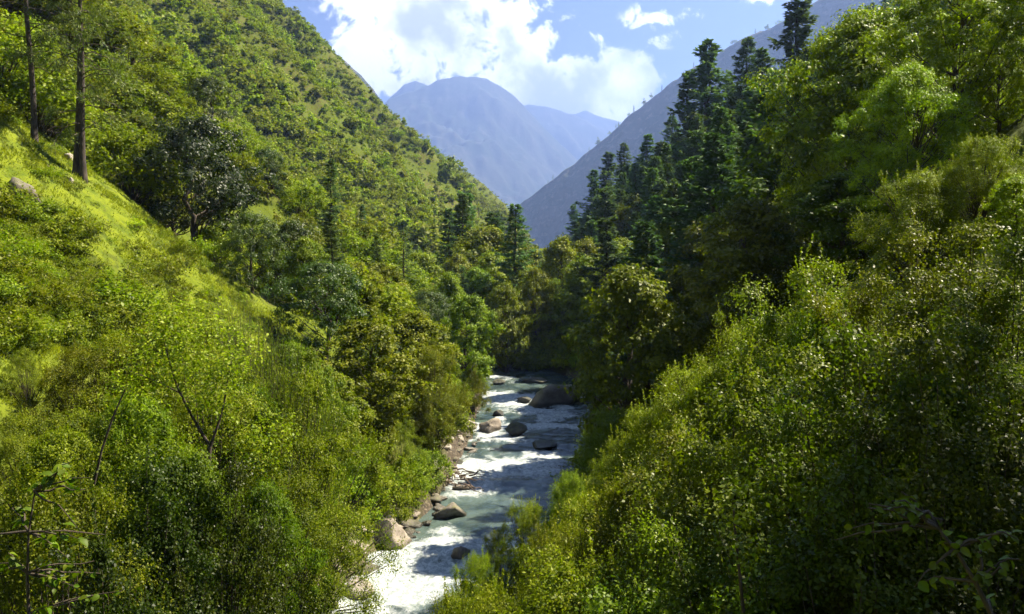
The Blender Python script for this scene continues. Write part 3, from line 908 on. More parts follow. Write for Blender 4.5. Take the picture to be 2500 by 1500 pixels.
# near right bushes: (px, top row, depth, kind, tint, label); darkest tints paint in the lower right shade
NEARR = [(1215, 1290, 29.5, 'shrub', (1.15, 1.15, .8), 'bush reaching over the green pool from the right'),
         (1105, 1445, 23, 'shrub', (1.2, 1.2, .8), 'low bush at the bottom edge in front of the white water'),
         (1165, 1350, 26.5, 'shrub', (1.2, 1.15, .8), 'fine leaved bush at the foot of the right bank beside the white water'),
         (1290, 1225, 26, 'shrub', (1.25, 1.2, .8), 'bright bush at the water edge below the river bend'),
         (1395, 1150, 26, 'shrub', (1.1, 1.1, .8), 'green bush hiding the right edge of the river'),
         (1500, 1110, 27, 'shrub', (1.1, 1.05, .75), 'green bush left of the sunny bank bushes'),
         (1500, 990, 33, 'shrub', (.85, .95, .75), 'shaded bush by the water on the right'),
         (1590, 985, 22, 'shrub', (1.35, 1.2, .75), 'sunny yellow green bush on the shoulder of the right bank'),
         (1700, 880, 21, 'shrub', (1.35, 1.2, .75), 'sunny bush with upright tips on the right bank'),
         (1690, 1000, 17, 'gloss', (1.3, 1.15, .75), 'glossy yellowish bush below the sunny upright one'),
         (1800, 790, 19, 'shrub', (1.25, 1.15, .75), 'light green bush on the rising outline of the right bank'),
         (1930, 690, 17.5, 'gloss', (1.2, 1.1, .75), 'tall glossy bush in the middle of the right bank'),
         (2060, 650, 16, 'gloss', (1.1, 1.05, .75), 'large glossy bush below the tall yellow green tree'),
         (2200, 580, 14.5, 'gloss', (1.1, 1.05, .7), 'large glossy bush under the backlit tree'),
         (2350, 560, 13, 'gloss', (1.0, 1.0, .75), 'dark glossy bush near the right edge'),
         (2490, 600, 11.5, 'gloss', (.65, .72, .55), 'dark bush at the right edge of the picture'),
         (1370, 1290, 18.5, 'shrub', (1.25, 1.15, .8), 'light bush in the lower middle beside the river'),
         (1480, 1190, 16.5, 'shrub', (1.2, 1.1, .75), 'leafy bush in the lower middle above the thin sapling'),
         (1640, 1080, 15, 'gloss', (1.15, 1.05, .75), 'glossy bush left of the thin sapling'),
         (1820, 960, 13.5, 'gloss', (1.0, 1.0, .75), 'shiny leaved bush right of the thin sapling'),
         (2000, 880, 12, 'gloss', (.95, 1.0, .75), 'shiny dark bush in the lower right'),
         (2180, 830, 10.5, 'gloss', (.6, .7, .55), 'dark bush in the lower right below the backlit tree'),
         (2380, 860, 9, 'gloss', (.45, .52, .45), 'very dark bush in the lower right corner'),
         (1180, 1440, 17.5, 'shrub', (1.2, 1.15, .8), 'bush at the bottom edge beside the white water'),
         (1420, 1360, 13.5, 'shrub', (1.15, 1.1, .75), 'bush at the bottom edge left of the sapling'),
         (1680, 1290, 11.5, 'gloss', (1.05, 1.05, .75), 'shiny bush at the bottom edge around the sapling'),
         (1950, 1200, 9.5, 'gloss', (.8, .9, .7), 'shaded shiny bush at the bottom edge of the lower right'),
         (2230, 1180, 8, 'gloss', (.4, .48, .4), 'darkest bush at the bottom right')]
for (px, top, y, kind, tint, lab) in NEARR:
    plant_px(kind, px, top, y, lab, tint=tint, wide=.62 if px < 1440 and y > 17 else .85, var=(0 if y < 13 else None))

# near left bushes; darkest tints in the lower left stand in for shade
NEARL = [(60, 850, 25, 'shrub', (1.05, 1.05, .85), 'grey green bush at the left edge below the meadow', 1.0),
         (190, 850, 25, 'shrub', (1.1, 1.05, .8), 'rounded bush below the meadow at the left', .9),
         (300, 820, 26, 'shrub', (1.3, 1.15, .7), 'yellow green bush at the foot of the grassy slope', .8),
         (420, 745, 27, 'shrub', (1.2, 1.15, .75), 'tall yellow green bush right under the grassy slope', .8),
         (560, 720, 29, 'willow', (1.0, 1.1, .8), 'tall willow bush with upright shoots right of the slope', .9),
         (640, 780, 27, 'willow', (1.05, 1.1, .85), 'willow bush with fine narrow leaves in the left middle', .9),
         (715, 900, 27, 'shrub', (1.1, 1.1, .85), 'fine leaved green bush beside the dark left bank', .8),
         (500, 850, 24, 'shrub', (1.15, 1.1, .8), 'leafy bush around the forked slender tree', .8),
         (60, 1010, 19, 'shrub', (1.25, 1.1, .85), 'pale yellowish bush at the left edge', .9),
         (230, 990, 20, 'shrub', (1.1, 1.1, .8), 'light green bush behind the leaning dead stem', .9),
         (380, 1060, 19.5, 'shrub', (1.15, 1.15, .75), 'round leaved bush left of the forked slender tree', .8),
         (640, 1040, 24, 'shrub', (1.0, 1.05, .8), 'leafy bush right of the forked slender tree', .8),
         (735, 1040, 31.5, 'shrub', (1.1, 1.15, .75), 'green bush on the left bank above the tan boulder', .55),
         (840, 1000, 38, 'shrub', (1.1, 1.15, .75), 'bright green bush behind the tan boulder', .6),
         (905, 1065, 39, 'shrub', (1.05, 1.1, .75), 'green bush hanging over the still pool', .5),
         (985, 1030, 42, 'shrub', (1.1, 1.05, .75), 'olive bush above the grey bank boulder', .8),
         (1040, 980, 47, 'shrub', (1.15, 1.05, .75), 'olive bush on the left bank by the root tangle', .75),
         (1105, 960, 55, 'shrub', (1.2, 1.05, .75), 'yellowish bush touching the left edge of the rapids', .75),
         (1150, 900, 64, 'shrub', (1.1, 1.0, .75), 'bush at the narrow left edge of the upper river', .8),
         (1172, 870, 76, 'shrub', (1.1, 1.0, .75), 'bush beside the farthest visible water on the left', .8),
         (570, 1240, 24.5, 'shrub', (1.15, 1.15, .75), 'bush left of the tan boulder at the bottom', .5),
         (765, 1180, 32, 'shrub', (1.0, 1.05, .75), 'dark leaved bush hanging beside the tan boulder', .36),
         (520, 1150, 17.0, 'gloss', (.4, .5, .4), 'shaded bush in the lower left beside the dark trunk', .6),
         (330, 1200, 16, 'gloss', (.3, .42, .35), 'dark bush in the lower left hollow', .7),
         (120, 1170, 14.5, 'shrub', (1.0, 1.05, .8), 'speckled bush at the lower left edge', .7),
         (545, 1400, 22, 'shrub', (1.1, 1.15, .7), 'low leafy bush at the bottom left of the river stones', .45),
         (420, 1360, 15.5, 'gloss', (.25, .34, .3), 'bush tinted dark for shade at the bottom left of the forked tree', .6),
         (250, 1390, 13, 'gloss', (.25, .34, .3), 'very dark bush at the bottom left', .6)]
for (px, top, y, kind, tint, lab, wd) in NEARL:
    shade_k = .80 if (px < 740 and top > 960) else .92  # dims the leaf tints as painted shade, most in the lower left
    plant_px(kind, px, top, y, lab, tint=tuple(shade_k * c for c in tint), wide=wd)
# fuller small trees that break up the bushes on both near banks; left ones tinted darker for shade
for (px, top, y, tint, wd, lab) in [(705, 835, 30.5, (.75, .9, .6), .62, 'small full tree with dark gaps right of the tall willow bush'), (590, 930, 25.5, (.65, .8, .55), .62, 'dark rounded tree in the middle of the left thicket'),
        (330, 965, 20.5, (.8, .92, .6), .62, 'rounded green tree above the dark lower left hollow'), (455, 1105, 17.5, (.55, .7, .5), .6, 'dark leafy tree in front of the forked slender tree'), (140, 1050, 17, (.95, .98, .65), .6, 'light rounded tree at the left edge above the broad leaved sapling'),
        (640, 1180, 21.5, (.6, .75, .5), .5, 'dark leafy tree low on the left bank above the river stones'), (800, 960, 35, (.85, 1.0, .65), .6, 'rounded tree on the left bank above the wedge shaped boulder'),
        (1775, 880, 17, (1.2, 1.2, .7), .6, 'sunny rounded tree rising from the right bank bushes'), (2010, 760, 15, (.75, .85, .55), .6, 'darker rounded tree among the right bank bushes'), (2260, 900, 10.5, (.5, .6, .42), .6, 'dark rounded tree in the lower right bushes'), (1560, 1150, 15.5, (1.1, 1.15, .7), .55, 'light rounded tree in the lower middle bushes')]:
    plant_px('bigtree', px, top, y, lab, tint=tint, wide=wd)

# ------------------------------------------------------------------ scattered forest, thicket and hillside scrub
def scatter(y0, y1, x_of, step, seed, jit=.9):
    r = np.random.default_rng(seed)
    res = []
    yy = y0
    while yy < y1:
        st = step(yy) if callable(step) else step
        a, b = x_of(yy)
        n = max(0, int((b - a) / st))
        for k in range(n):
            res.append((a + (k + .5 + r.uniform(-.5, .5) * jit) * st, yy + r.uniform(-.5, .5) * jit * st))
        yy += st
    return np.array(res).reshape(-1, 2)


def toeL(y): return float(np.interp(y, YL, XL))
def toeR(y): return float(np.interp(y, YR, XR))


SILX = [0, 1290, 1340, 1380, 1420, 1470, 1500, 1560, 1600, 1680, 1720, 1800, 1900, 1960, 2050, 2500, 4000]
SILY = [-900, 590, 600, 560, 520, 440, 410, 360, 340, 260, 250, 190, 150, 90, 40, -200, -900]
r2 = np.random.default_rng(11)
# forest heights cut so sunlight reaches the river and the trees at its head
LIT = [pix(1368, 680, 96), pix(1500, 680, 86), pix(1440, 720, 90), pix(1305, 730, 92), pix(1235, 760, 88), pix(1262, 600, 100), pix(1330, 640, 95), pix(1280, 1000, 66), pix(1200, 1100, 54), pix(1150, 1200, 45)]


def sun_cap(x, y, z, hh):
    for q in LIT:
        t_ = ((x - q[0]) * SUN[0] + (y - q[1]) * SUN[1]) / (SUN[0] ** 2 + SUN[1] ** 2)
        if t_ < 2: continue
        c_ = q + SUN * t_
        if math.hypot(x - c_[0], y - c_[1]) < 3.6: hh = min(hh, c_[2] - z)
    return hh


# right slope forest
pts = scatter(36, 330, lambda y: (toeR(y) + 2.5, .70 * y + 10), lambda y: 4.2 + y * .012, 12)
for x, y in pts:
    z = H(x, y)
    px, py, f = project(x, y, z)
    if px > 2680: continue
    con = r2.uniform() < ((.86 if y > 58 else .3) if (px > 1560 or y > 112) else .12)
    hh = (r2.uniform(11, 19) if con else r2.uniform(8, 13)) * (1.25 if y > 115 else 1.0)
    cap = np.interp(px, SILX, SILY) + r2.uniform(0, 80)
    hmax = (pix(px, cap, y)[2] - z) * .97
    hh = sun_cap(x, y, z, min(hh, hmax))
    if hh < 3 or hidden(x, y, z + hh): continue
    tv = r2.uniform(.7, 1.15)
    if 1540 < px < 1960 and y < 66: tv *= .68  # shade painted into the tint across the middle of the right bank
    tone = 'dark' if tv < .85 else ('mid green' if tv < 1.0 else 'lighter green')
    zone = 'at the left end of the right hand forest' if px < 1550 else ('in the forest below the leaning conifer' if px < 1780 else ('in the forest below the tallest conifer' if px < 2050 else 'in the forest behind the tall yellow green tree'))
    if con:
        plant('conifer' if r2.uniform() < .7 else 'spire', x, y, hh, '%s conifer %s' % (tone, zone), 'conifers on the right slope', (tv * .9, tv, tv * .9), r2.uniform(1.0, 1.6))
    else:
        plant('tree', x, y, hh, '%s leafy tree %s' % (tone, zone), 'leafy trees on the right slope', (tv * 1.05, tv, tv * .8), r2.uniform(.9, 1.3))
# valley floor trees beyond the river
pts = scatter(99, 300, lambda y: (toeL(y) - 4, toeR(y) + 4), lambda y: 5 + y * .01, 14)
for x, y in pts:
    z = H(x, y)
    px, py, f = project(x, y, z)
    cap = np.interp(px, [900, 1180, 1230, 1280, 1340, 1380, 1420, 1500], [560, 560, 520, 560, 590, 590, 560, 500]) + r2.uniform(0, 50)
    hh = min(r2.uniform(8, 15), (pix(px, cap, y)[2] - z))
    if hh < 3 or hidden(x, y, z + hh): continue
    tv = r2.uniform(.8, 1.15)
    plant('conifer' if r2.uniform() < .35 else 'tree', x, y, hh, 'tree in the wood that fills the valley floor beyond the river', 'valley floor trees', (tv, tv, tv * .9), r2.uniform(.8, 1.1))
# left slope thicket between the meadow and the mountain side
pts = scatter(50, 160, lambda y: (max(-.70 * y - 6, toeL(y) - 90), toeL(y) - 1.5), lambda y: 3.2 + y * .012, 16)
nsh = 0
for x, y in pts:
    z = H(x, y)
    px, py, f = project(x, y, z)
    if px < -80 or py < -60: continue
    if (toeL(y) - x) > 6 and y < 53: continue
    u = r2.uniform()
    tv = r2.uniform(.8, 1.2)
    nsh += 1
    if hidden(x, y, z + 4): continue
    where = 'left of the lone dark conifer' if px < 600 else ('above the dark tiered tree' if px < 850 else 'beside the thin sparse pine')
    tone = 'deep green' if tv < .93 else ('fresh green' if tv < 1.07 else 'pale yellow green')
    if u < .72 or (toeL(y) - x) > 30:
        plant('thicket', x, y, r2.uniform(2.6, 4.6), '%s bush in the left slope thicket %s' % (tone, where), 'thicket bushes on the left slope', (tv * 1.15, tv * 1.1, tv * .8), r2.uniform(1.0, 1.35))
    elif u < .86:
        plant('tree', x, y, r2.uniform(4.5, 8.5), '%s leafy tree in the left slope thicket %s' % (tone, where), 'thicket trees on the left slope', (tv * 1.1, tv * 1.05, tv * .8), r2.uniform(.9, 1.2))
    elif u < .95:
        plant('darktree', x, y, r2.uniform(3.5, 6), 'dark round tree in the left slope thicket %s' % where, 'dark trees on the left slope', (tv * 1.2, tv * 1.1, tv), r2.uniform(.8, 1.1))
    else:
        plant('conifer', x, y, r2.uniform(6, 10), 'small conifer in the left slope thicket %s' % where, 'small conifers on the left slope', (tv, tv, tv), 1.2)
for k in range(34):
    yy = 87 + r2.uniform(0, 14)
    x = toeR(yy) + r2.uniform(.8, 9)
    tv = r2.uniform(.8, 1.15)
    plant('thicket', x, yy, r2.uniform(2.2, 4.0), '%s bush on the bank at the head of the river' % ('dark' if tv < .95 else 'light green'), 'bushes at the head of the river', (tv, tv, tv * .8), 1.1)
# bushes low along both river banks
for (yy, side) in [(41, 1), (44, 1), (48, 1), (52, 1), (56, 1), (60, 1), (64, 1), (68, 1), (72, 1), (76, 1), (80, 1), (84, 1),
                   (33, -1), (36, -1), (39, -1), (43, -1), (47, -1), (51, -1), (55, -1), (59, -1), (63, -1), (67, -1), (78, -1), (83, -1)]:
    x = (toeL(yy) - r2.uniform(1.7, 2.6)) if side > 0 else (toeR(yy) + r2.uniform(1.2, 2.4))
    if side > 0 and 40.5 < yy < 46: x -= 1.6
    tv = r2.uniform(.85, 1.15)
    plant('thicket', x, yy, r2.uniform(2.0, 3.2), 'low bush at the water edge on the %s river bank' % ('left' if side > 0 else 'right'), 'low bushes on the %s river bank' % ('left' if side > 0 else 'right'), (tv * 1.1, tv * 1.05, tv * .8) if side > 0 else (tv * .85, tv * .95, tv * .75), 1.0)

# far left mountain side: the nearest 290 bushes singly, the others as one cover
pts = scatter(128, 640, lambda y: (-.42 * y - 30, toeL(y) + 4), lambda y: 1.8 + (y - 128) * .0017, 18, 1.0)
X, Y = pts[:, 0], pts[:, 1]
Z = height(X, Y)
px, py, f = project(X, Y, Z)
gap = fbm(Y / 20, X / 55, 61, 3)
ok = (py > -70) & (px > -60) & (px < 1330) & (gap > -.36)
X, Y, Z, gap = X[ok], Y[ok], Z[ok], gap[ok]
order = np.argsort(Y)
X, Y, Z, gap = X[order], Y[order], Z[order], gap[order]
PROTO_COL = bpy.data.collections.new('scrub_variants')
for k in range(290):
    o = plant('scrub', X[k], Y[k], r2.uniform(2.6, 5.0), 'small green shrub on the big left mountain side', 'shrubs on the left mountain side', (1, 1, 1), r2.uniform(.9, 1.25), var=k % 5, z=Z[k] - .2)
    if k < 5: PROTO_COL.objects.link(o)
X, Y, Z, gap = X[290:], Y[290:], Z[290:], gap[290:]


def instancer(name, pts, rot, scl, coll, label, cat):
    me = bpy.data.meshes.new(name)
    me.vertices.add(len(pts)); me.vertices.foreach_set('co', np.asarray(pts, np.float32).ravel())
    at = me.attributes.new('rot', 'FLOAT_VECTOR', 'POINT'); at.data.foreach_set('vector', np.asarray(rot, np.float32).ravel())
    at = me.attributes.new('scl', 'FLOAT_VECTOR', 'POINT'); at.data.foreach_set('vector', np.asarray(scl, np.float32).ravel())
    o = link(name, me)
    ng = bpy.data.node_groups.new(name, 'GeometryNodeTree')
    ng.interface.new_socket('Geometry', in_out='INPUT', socket_type='NodeSocketGeometry')
    ng.interface.new_socket('Geometry', in_out='OUTPUT', socket_type='NodeSocketGeometry')
    g = NT(ng)
    gi, go = g.n('NodeGroupInput'), g.n('NodeGroupOutput')
    ci = g.n('GeometryNodeCollectionInfo'); ci.inputs['Collection'].default_value = coll
    ci.inputs['Separate Children'].default_value = True; ci.inputs['Reset Children'].default_value = True
    ip = g.n('GeometryNodeInstanceOnPoints')
    ip.inputs['Pick Instance'].default_value = True
    ra = g.n('GeometryNodeInputNamedAttribute', data_type='FLOAT_VECTOR'); ra.inputs['Name'].default_value = 'rot'
    sa = g.n('GeometryNodeInputNamedAttribute', data_type='FLOAT_VECTOR'); sa.inputs['Name'].default_value = 'scl'
    g.l(gi.outputs[0], ip.inputs['Points']); g.l(ci.outputs[0], ip.inputs['Instance'])
    er = g.n('FunctionNodeEulerToRotation'); g.l(ra.outputs[0], er.inputs[0])
    g.l(er.outputs[0], ip.inputs['Rotation']); g.l(sa.outputs[0], ip.inputs['Scale'])
    g.l(ip.outputs[0], go.inputs[0])
    mod = o.modifiers.new('scatter', 'NODES'); mod.node_group = ng
    tag(o, label, cat, kind='stuff')
    return o


n = len(X)
big = np.clip((.56 + gap * .9 + fbm(X / 60, Y / 30, 66, 3) * .5) * np.exp(r2.normal(0, .38, n)), .2, 1.6)
big = np.where(r2.uniform(0, 1, n) < .05, big * 1.6, big)
rot = np.stack([r2.normal(0, .12, n), .25 + r2.normal(0, .12, n), r2.uniform(0, 6.28, n)], -1); rot[:, 1] = r2.normal(0, .12, n)
instancer('hillside_scrub', np.stack([X, Y, Z - .3], -1), rot, np.stack([big * 1.1, big * 1.1, big], -1), PROTO_COL, 'dense green scrub covering the big left mountain side', 'scrub')
# little trees along the crest of the hazy right ridge
for k in range(26):
    s = int(np.interp(r2.uniform(0, 1), [0, 1], [30, 215]))
    c = RID[s]
    plant('spire' if r2.uniform() < .35 else 'scrub', c[0] + r2.uniform(-2, 2), c[1] + r2.uniform(-3, 3), r2.uniform(9, 20), 'tiny tree on the crest of the hazy right ridge', 'trees on the ridge crest', (.8, .9, .9), 1.0, z=c[2] - 1.0)

# ------------------------------------------------------------------ helpers that meet the terrain
def hit(px, py, y0=4.0, y1=400.0):
    """First point where the line of sight through a photo pixel meets the terrain (or the water)."""
    yy = np.linspace(y0, y1, 6000)
    p0, p1 = pix(px, py, 1.0), pix(px, py, 2.0)
    X_ = p0[0] + (p1[0] - p0[0]) * (yy - 1); Z_ = p0[2] + (p1[2] - p0[2]) * (yy - 1)
    g = np.maximum(height(X_, yy), 0.0 * yy)
    k = int(np.argmax(Z_ < g))
    return np.array((X_[k], yy[k], g[k]))


# ------------------------------------------------------------------ rocks and stones
def rock_mesh(seed, mat, cuts=10, flat=.75, rough=.17, n=34):
    r = np.random.default_rng(seed)
    th = np.linspace(0, np.pi, n // 2 + 1); phi = np.arange(n) * 2 * np.pi / n
    T_, P_ = np.meshgrid(th, phi, indexing='ij')
    d = np.stack([np.sin(T_) * np.cos(P_), np.sin(T_) * np.sin(P_), np.cos(T_)], -1).reshape(-1, 3)
    nn = unit(r.normal(0, 1, (cuts, 3))); dd = r.uniform(.38, .9, cuts)
    dot = d @ nn.T
    rr = np.min(np.where(dot > .05, dd / np.maximum(dot, .05), 9.0), axis=1)
    rr = np.minimum(rr, 1.25)
    rr = rr * (1 + rough * (fbm(d[:, 0] * 2.3 + d[:, 2] * 1.7, d[:, 1] * 2.3 + seed, seed, 4)))
    v = d * rr[:, None] * np.array((1, 1, flat))
    a, b = len(th), n
    i = np.arange(a - 1)[:, None] * b; j = np.arange(b)[None, :]; j2 = (j + 1) % b
    q = np.stack([i + j, i + b + j, i + b + j2, i + j2], -1).reshape(-1, 4)
    return mesh_from('rock', v, [q], mat, None, False)


ROCKM = {}


def rock(px, py, wpx, hpx, mat, seed, label, name='boulder', cat='boulder', group=None, deep=.9, base=None, sink=.25):
    p = hit(px, py) if base is None else np.array(base)
    k = p[1] / FPX
    w_, h_ = wpx * k, hpx * k
    key = (mat.name, seed)
    if key not in ROCKM: ROCKM[key] = rock_mesh(seed, mat)
    o = link(name, ROCKM[key])
    o.scale = (w_ * .52, w_ * .52 * deep, h_ * .80)
    o.location = (p[0], p[1] + w_ * .3 * deep, p[2] + h_ * (.5 - sink))
    o.rotation_euler = (0, 0, seed * 1.3)
    return tag(o, label, cat, group)


rock(1345, 992, 128, 62, M_ROCK, 1, 'large dark boulder with a sunlit crest splitting the rapids')
rock(1418, 972, 60, 36, M_TAN, 2, 'pinkish rock against the bank right of the large dark boulder')
rock(1392, 955, 40, 24, M_PALE, 3, 'pale rock on top of the bank behind the large dark boulder')
rock(1440, 950, 34, 22, M_PALE, 9, 'small pale rock at the right end behind the large dark boulder')
rock(1278, 984, 32, 20, M_WET, 4, 'small wet rock at the left foot of the large dark boulder')
rock(1256, 1064, 56, 32, M_WET, 5, 'rounded wet boulder in the middle of the rapids')
rock(1192, 1054, 62, 34, M_TAN, 6, 'tan boulder on the left edge of the rapids')
rock(1222, 1018, 30, 16, M_WET, 7, 'small dark stone above the tan boulder in the rapids')
rock(1100, 1268, 92, 54, M_ROCK, 8, 'grey brown boulder at the head of the still green pool')
rock(948, 1352, 116, 76, M_TAN, 10, 'large tan wedge shaped boulder at the outlet of the green pool')
rock(1120, 1372, 66, 50, M_TAN, 11, 'brownish boulder on the right side of the lowest white water')
rock(1120, 1140, 28, 16, M_WET, 12, 'small dark stone in the foam near the left bank')
rock(1330, 1098, 70, 14, M_WET, 13, 'low flat wet rock barely above the blue water')
rock(1215, 940, 34, 14, M_WET, 5, 'dark stone at the far left end of the visible river')
rock(1300, 936, 60, 14, M_WET, 4, 'long dark stone at the far end of the river')
rock(868, 1460, 78, 52, M_PALE, 14, 'bleached pale boulder beside the lowest white water')
rock(800, 1400, 70, 46, M_TAN, 15, 'brown rock above the bleached pale boulder')
rock(745, 1450, 84, 50, M_TAN, 16, 'brown slab at the bottom left of the river')
rock(790, 1490, 70, 40, M_TAN, 17, 'brown rock at the bottom edge left of the bleached boulder')
rock(720, 1500, 70, 40, M_ROCK, 18, 'grey brown rock at the bottom edge')
rock(52, 492, 96, 74, M_ROCK, 25, 'large grey boulder half sunk in the bright meadow', deep=.8, sink=.38)
rock(166, 390, 24, 18, M_PALE, 20, 'small white stone on the meadow between the two pine trunks')
rock(170, 446, 22, 12, M_PALE, 21, 'flat white stone at the foot of the front pine trunk')
rock(115, 408, 11, 8, M_PALE, 22, 'tiny white stone in the meadow grass')
r3 = np.random.default_rng(23)
for k in range(230):
    yy = r3.uniform(28, 72) if k % 3 else r3.uniform(28, 50)
    sd = 1 if r3.uniform() < .72 else -1
    x = (toeL(yy) - r3.uniform(-.5, 1.5)) if sd > 0 else (toeR(yy) + r3.uniform(-.4, 1.0))
    s = r3.uniform(.10, .36) * (1 if r3.uniform() < .75 else 1.8)
    mt = (M_PALE, M_TAN, M_ROCK)[int(r3.integers(0, 3))] if sd > 0 else (M_WET, M_ROCK)[int(r3.integers(0, 2))]
    key = (mt.name, int(r3.integers(30, 34)))
    if key not in ROCKM: ROCKM[key] = rock_mesh(key[1], mt, n=12)
    o = link('stone', ROCKM[key])
    o.scale = (s, s * r3.uniform(.7, 1.1), s * r3.uniform(.5, .8))
    o.rotation_euler = (r3.uniform(-.3, .3), r3.uniform(-.3, .3), r3.uniform(0, 6.28))
    o.location = (x, yy, max(H(x, yy), -.05) + s * .2)
    reach = 'by the lowest white water' if yy < 38 else ('beside the green pool' if yy < 45 else ('beside the middle rapids' if yy < 58 else 'beside the upper rapids'))
    tag(o, '%s stone on the %s shore %s' % ({'pale_stone': 'pale', 'tan_rock': 'tan', 'grey_rock': 'grey brown', 'wet_rock': 'dark wet'}[mt.name], 'left' if sd > 0 else 'right', reach), 'stone', 'loose stones on the river shores')

for k, (hx, hy, hh, lab) in enumerate([(850, 1262, 2.2, 'low bush behind the wedge shaped boulder'), (905, 1248, 2.0, 'low bush above the still pool left of the grey boulder'), (960, 1232, 2.2, 'low bush hanging over the pool edge'), (1000, 1205, 2.0, 'low bush behind the grey brown boulder'), (1045, 1175, 1.8, 'low bush left of the root tangle'),
        (800, 1300, 1.8, 'low bush left of the wedge shaped boulder'), (735, 1350, 1.6, 'low bush above the brown slab'), (880, 1215, 2.4, 'low bush on the steep left bank above the pool'), (690, 1400, 1.6, 'low bush left of the brown slab')]):
    p = hit(hx, hy)
    plant('thicket', p[0], p[1], hh, lab, None, (1.0, 1.08, .75), .95, z=p[2])
# tangle of bare roots and drift twigs on the left bank
p = hit(1105, 1190)
root = bpy.data.objects.new('driftwood_tangle', None); COL.objects.link(root); root.location = p
tag(root, 'tangle of bare brown roots and twigs on the left bank', 'driftwood')
for k in range(46):
    g = Geo()
    a = np.array((r3.uniform(-1.6, .9), r3.uniform(-1.1, 1.3), r3.uniform(0, 1.0)))
    b = a + np.array((r3.uniform(.3, 1.5), r3.uniform(-.7, .3), r3.uniform(-.7, .35)))
    g.tube(curve(a, b, 5, .1, .07, r3), np.linspace(r3.uniform(.02, .06), .008, 5), 5)
    link('twig', g.mesh('twig', M_TWIG, True), root)

# ------------------------------------------------------------------ the pine trunks on the meadow
def pine(px, py, top_px, dia, label, seed, nbr, low, yy, hgt=15.5, tint=(1.3, 1.15, .8)):
    r = np.random.default_rng(seed)
    cand, best = [], -1e9
    for yq in np.arange(30, 47, .25):
        c_ = pix(px, py, yq); zq = H(c_[0], yq)
        el = (zq - CAM[2]) / yq
        if el > best: best = el; cand.append((abs(float(project(c_[0], yq, zq)[1]) - py), c_[0], yq, zq))
    b = np.array(min(cand)[1:])
    root = bpy.data.objects.new('pine', None); COL.objects.link(root); root.location = b
    tag(root, label, 'pine')
    vis = (py / FPX) * b[1]
    dx = (top_px - px) / FPX * b[1] / vis
    T, G, D = Geo(), Geo(), Geo()
    zz = np.linspace(0, hgt, 12)
    c = np.stack([dx * zz + .05 * np.sin(zz * .7 + seed), .04 * np.cos(zz * .5), zz - .3], -1)
    rad = dia * .5 * (1 - .72 * zz / hgt); rad[0] *= 1.35
    T.tube(c, rad, 12)
    for k in range(nbr):
        z0 = low + (hgt - .3 - low) * (k + r.uniform(0, 1)) / nbr
        a = r.uniform(0, 6.28)
        L = r.uniform(1.2, 3.6) * (1.05 - .6 * (z0 / hgt) ** 3)
        s0 = np.array([np.interp(z0, zz, c[:, q]) for q in range(3)])
        e = s0 + np.array((math.cos(a) * L, math.sin(a) * L, -L * r.uniform(.05, .55) * (1.2 - z0 / hgt)))
        cc = curve(s0, e, 6, .12 * L, .05, r)
        dead = z0 < low + 1.6 and r.uniform() < .6
        D.tube(cc, np.linspace(.035, .008, 6), 5)
        for q in range(5):
            t0 = r.uniform(.35, 1); s1 = np.array([np.interp(t0, np.linspace(0, 1, 6), cc[:, i_]) for i_ in range(3)])
            e1 = s1 + unit(r.normal(0, 1, 3) + np.array((math.cos(a), math.sin(a), -.2))) * L * .28
            D.tube(curve(s1, e1, 4, 0, .02, r), np.linspace(.012, .004, 4), 3)
            if dead: continue
            n = 46
            tt = r.uniform(.2, 1.1, n)[:, None]
            pp = s1 + (e1 - s1) * tt + r.normal(0, .12, (n, 3))
            dd = unit((e1 - s1) + r.normal(0, .35, (n, 3)))
            G.leaves(pp, dd, unit(r.normal(0, .6, (n, 3)) + np.array((0, 0, 1))), r.uniform(.14, .28, n), .05, r.uniform(0, 1, n), .03)
    link('trunk', T.mesh('trunk', M_PINEBARK, True), root)
    link('branches', D.mesh('branches', M_BARK, True), root)
    cr = link('crown', G.mesh('crown', M_NEEDLE), root); cr.color = (*tint, 1)


pine(203, 436, 214, .36, 'front pine trunk with drooping sparse branches on the bright meadow', 41, 52, 2.6, 0)
pine(182, 348, 206, .30, 'thinner leaning pine trunk behind the front one on the meadow', 42, 16, 6.0, 0)
pine(82, 278, 79, .34, 'straight pine trunk at the upper left of the meadow', 43, 34, 4.2, 0)

# ------------------------------------------------------------------ meadow grass and low herbs
N = 420000
gx_ = r3.uniform(-46, -6, N); gy_ = r3.uniform(15, 58, N)
dl_ = np.interp(gy_, YL, XL) - gx_
gnz = fbm(gx_ / 5, gy_ / 5, 51, 3)
wgt = np.clip((dl_ - 6.5 + gnz * 5) / 3, 0, 1) * np.clip((54 - gy_ + gnz * 6) / 5, 0, 1) * np.clip((gy_ - 16 + gnz * 6) / 5, 0, 1)
patch = fbm(gx_ / 2.2, gy_ / 2.2, 63, 3) * .8 + fbm(gx_ / .6, gy_ / .6, 64, 2) * .5
ok = (r3.uniform(0, 1, N) < wgt * np.clip(.62 + patch * 1.6, .05, 1))
gx_, gy_, patch = gx_[ok], gy_[ok], patch[ok]
gz_ = height(gx_, gy_)
ppx, ppy, pf = project(gx_, gy_, gz_)
ok = (ppx > -420) & (ppy < 1000) & (ppy > -20)
gx_, gy_, gz_, patch = gx_[ok][:190000], gy_[ok][:190000], gz_[ok][:190000], patch[ok][:190000]
N = len(gx_)
G = Geo()
d = unit(np.stack([r3.normal(.12, .5, N), r3.normal(-.05, .5, N), np.full(N, .8)], -1))
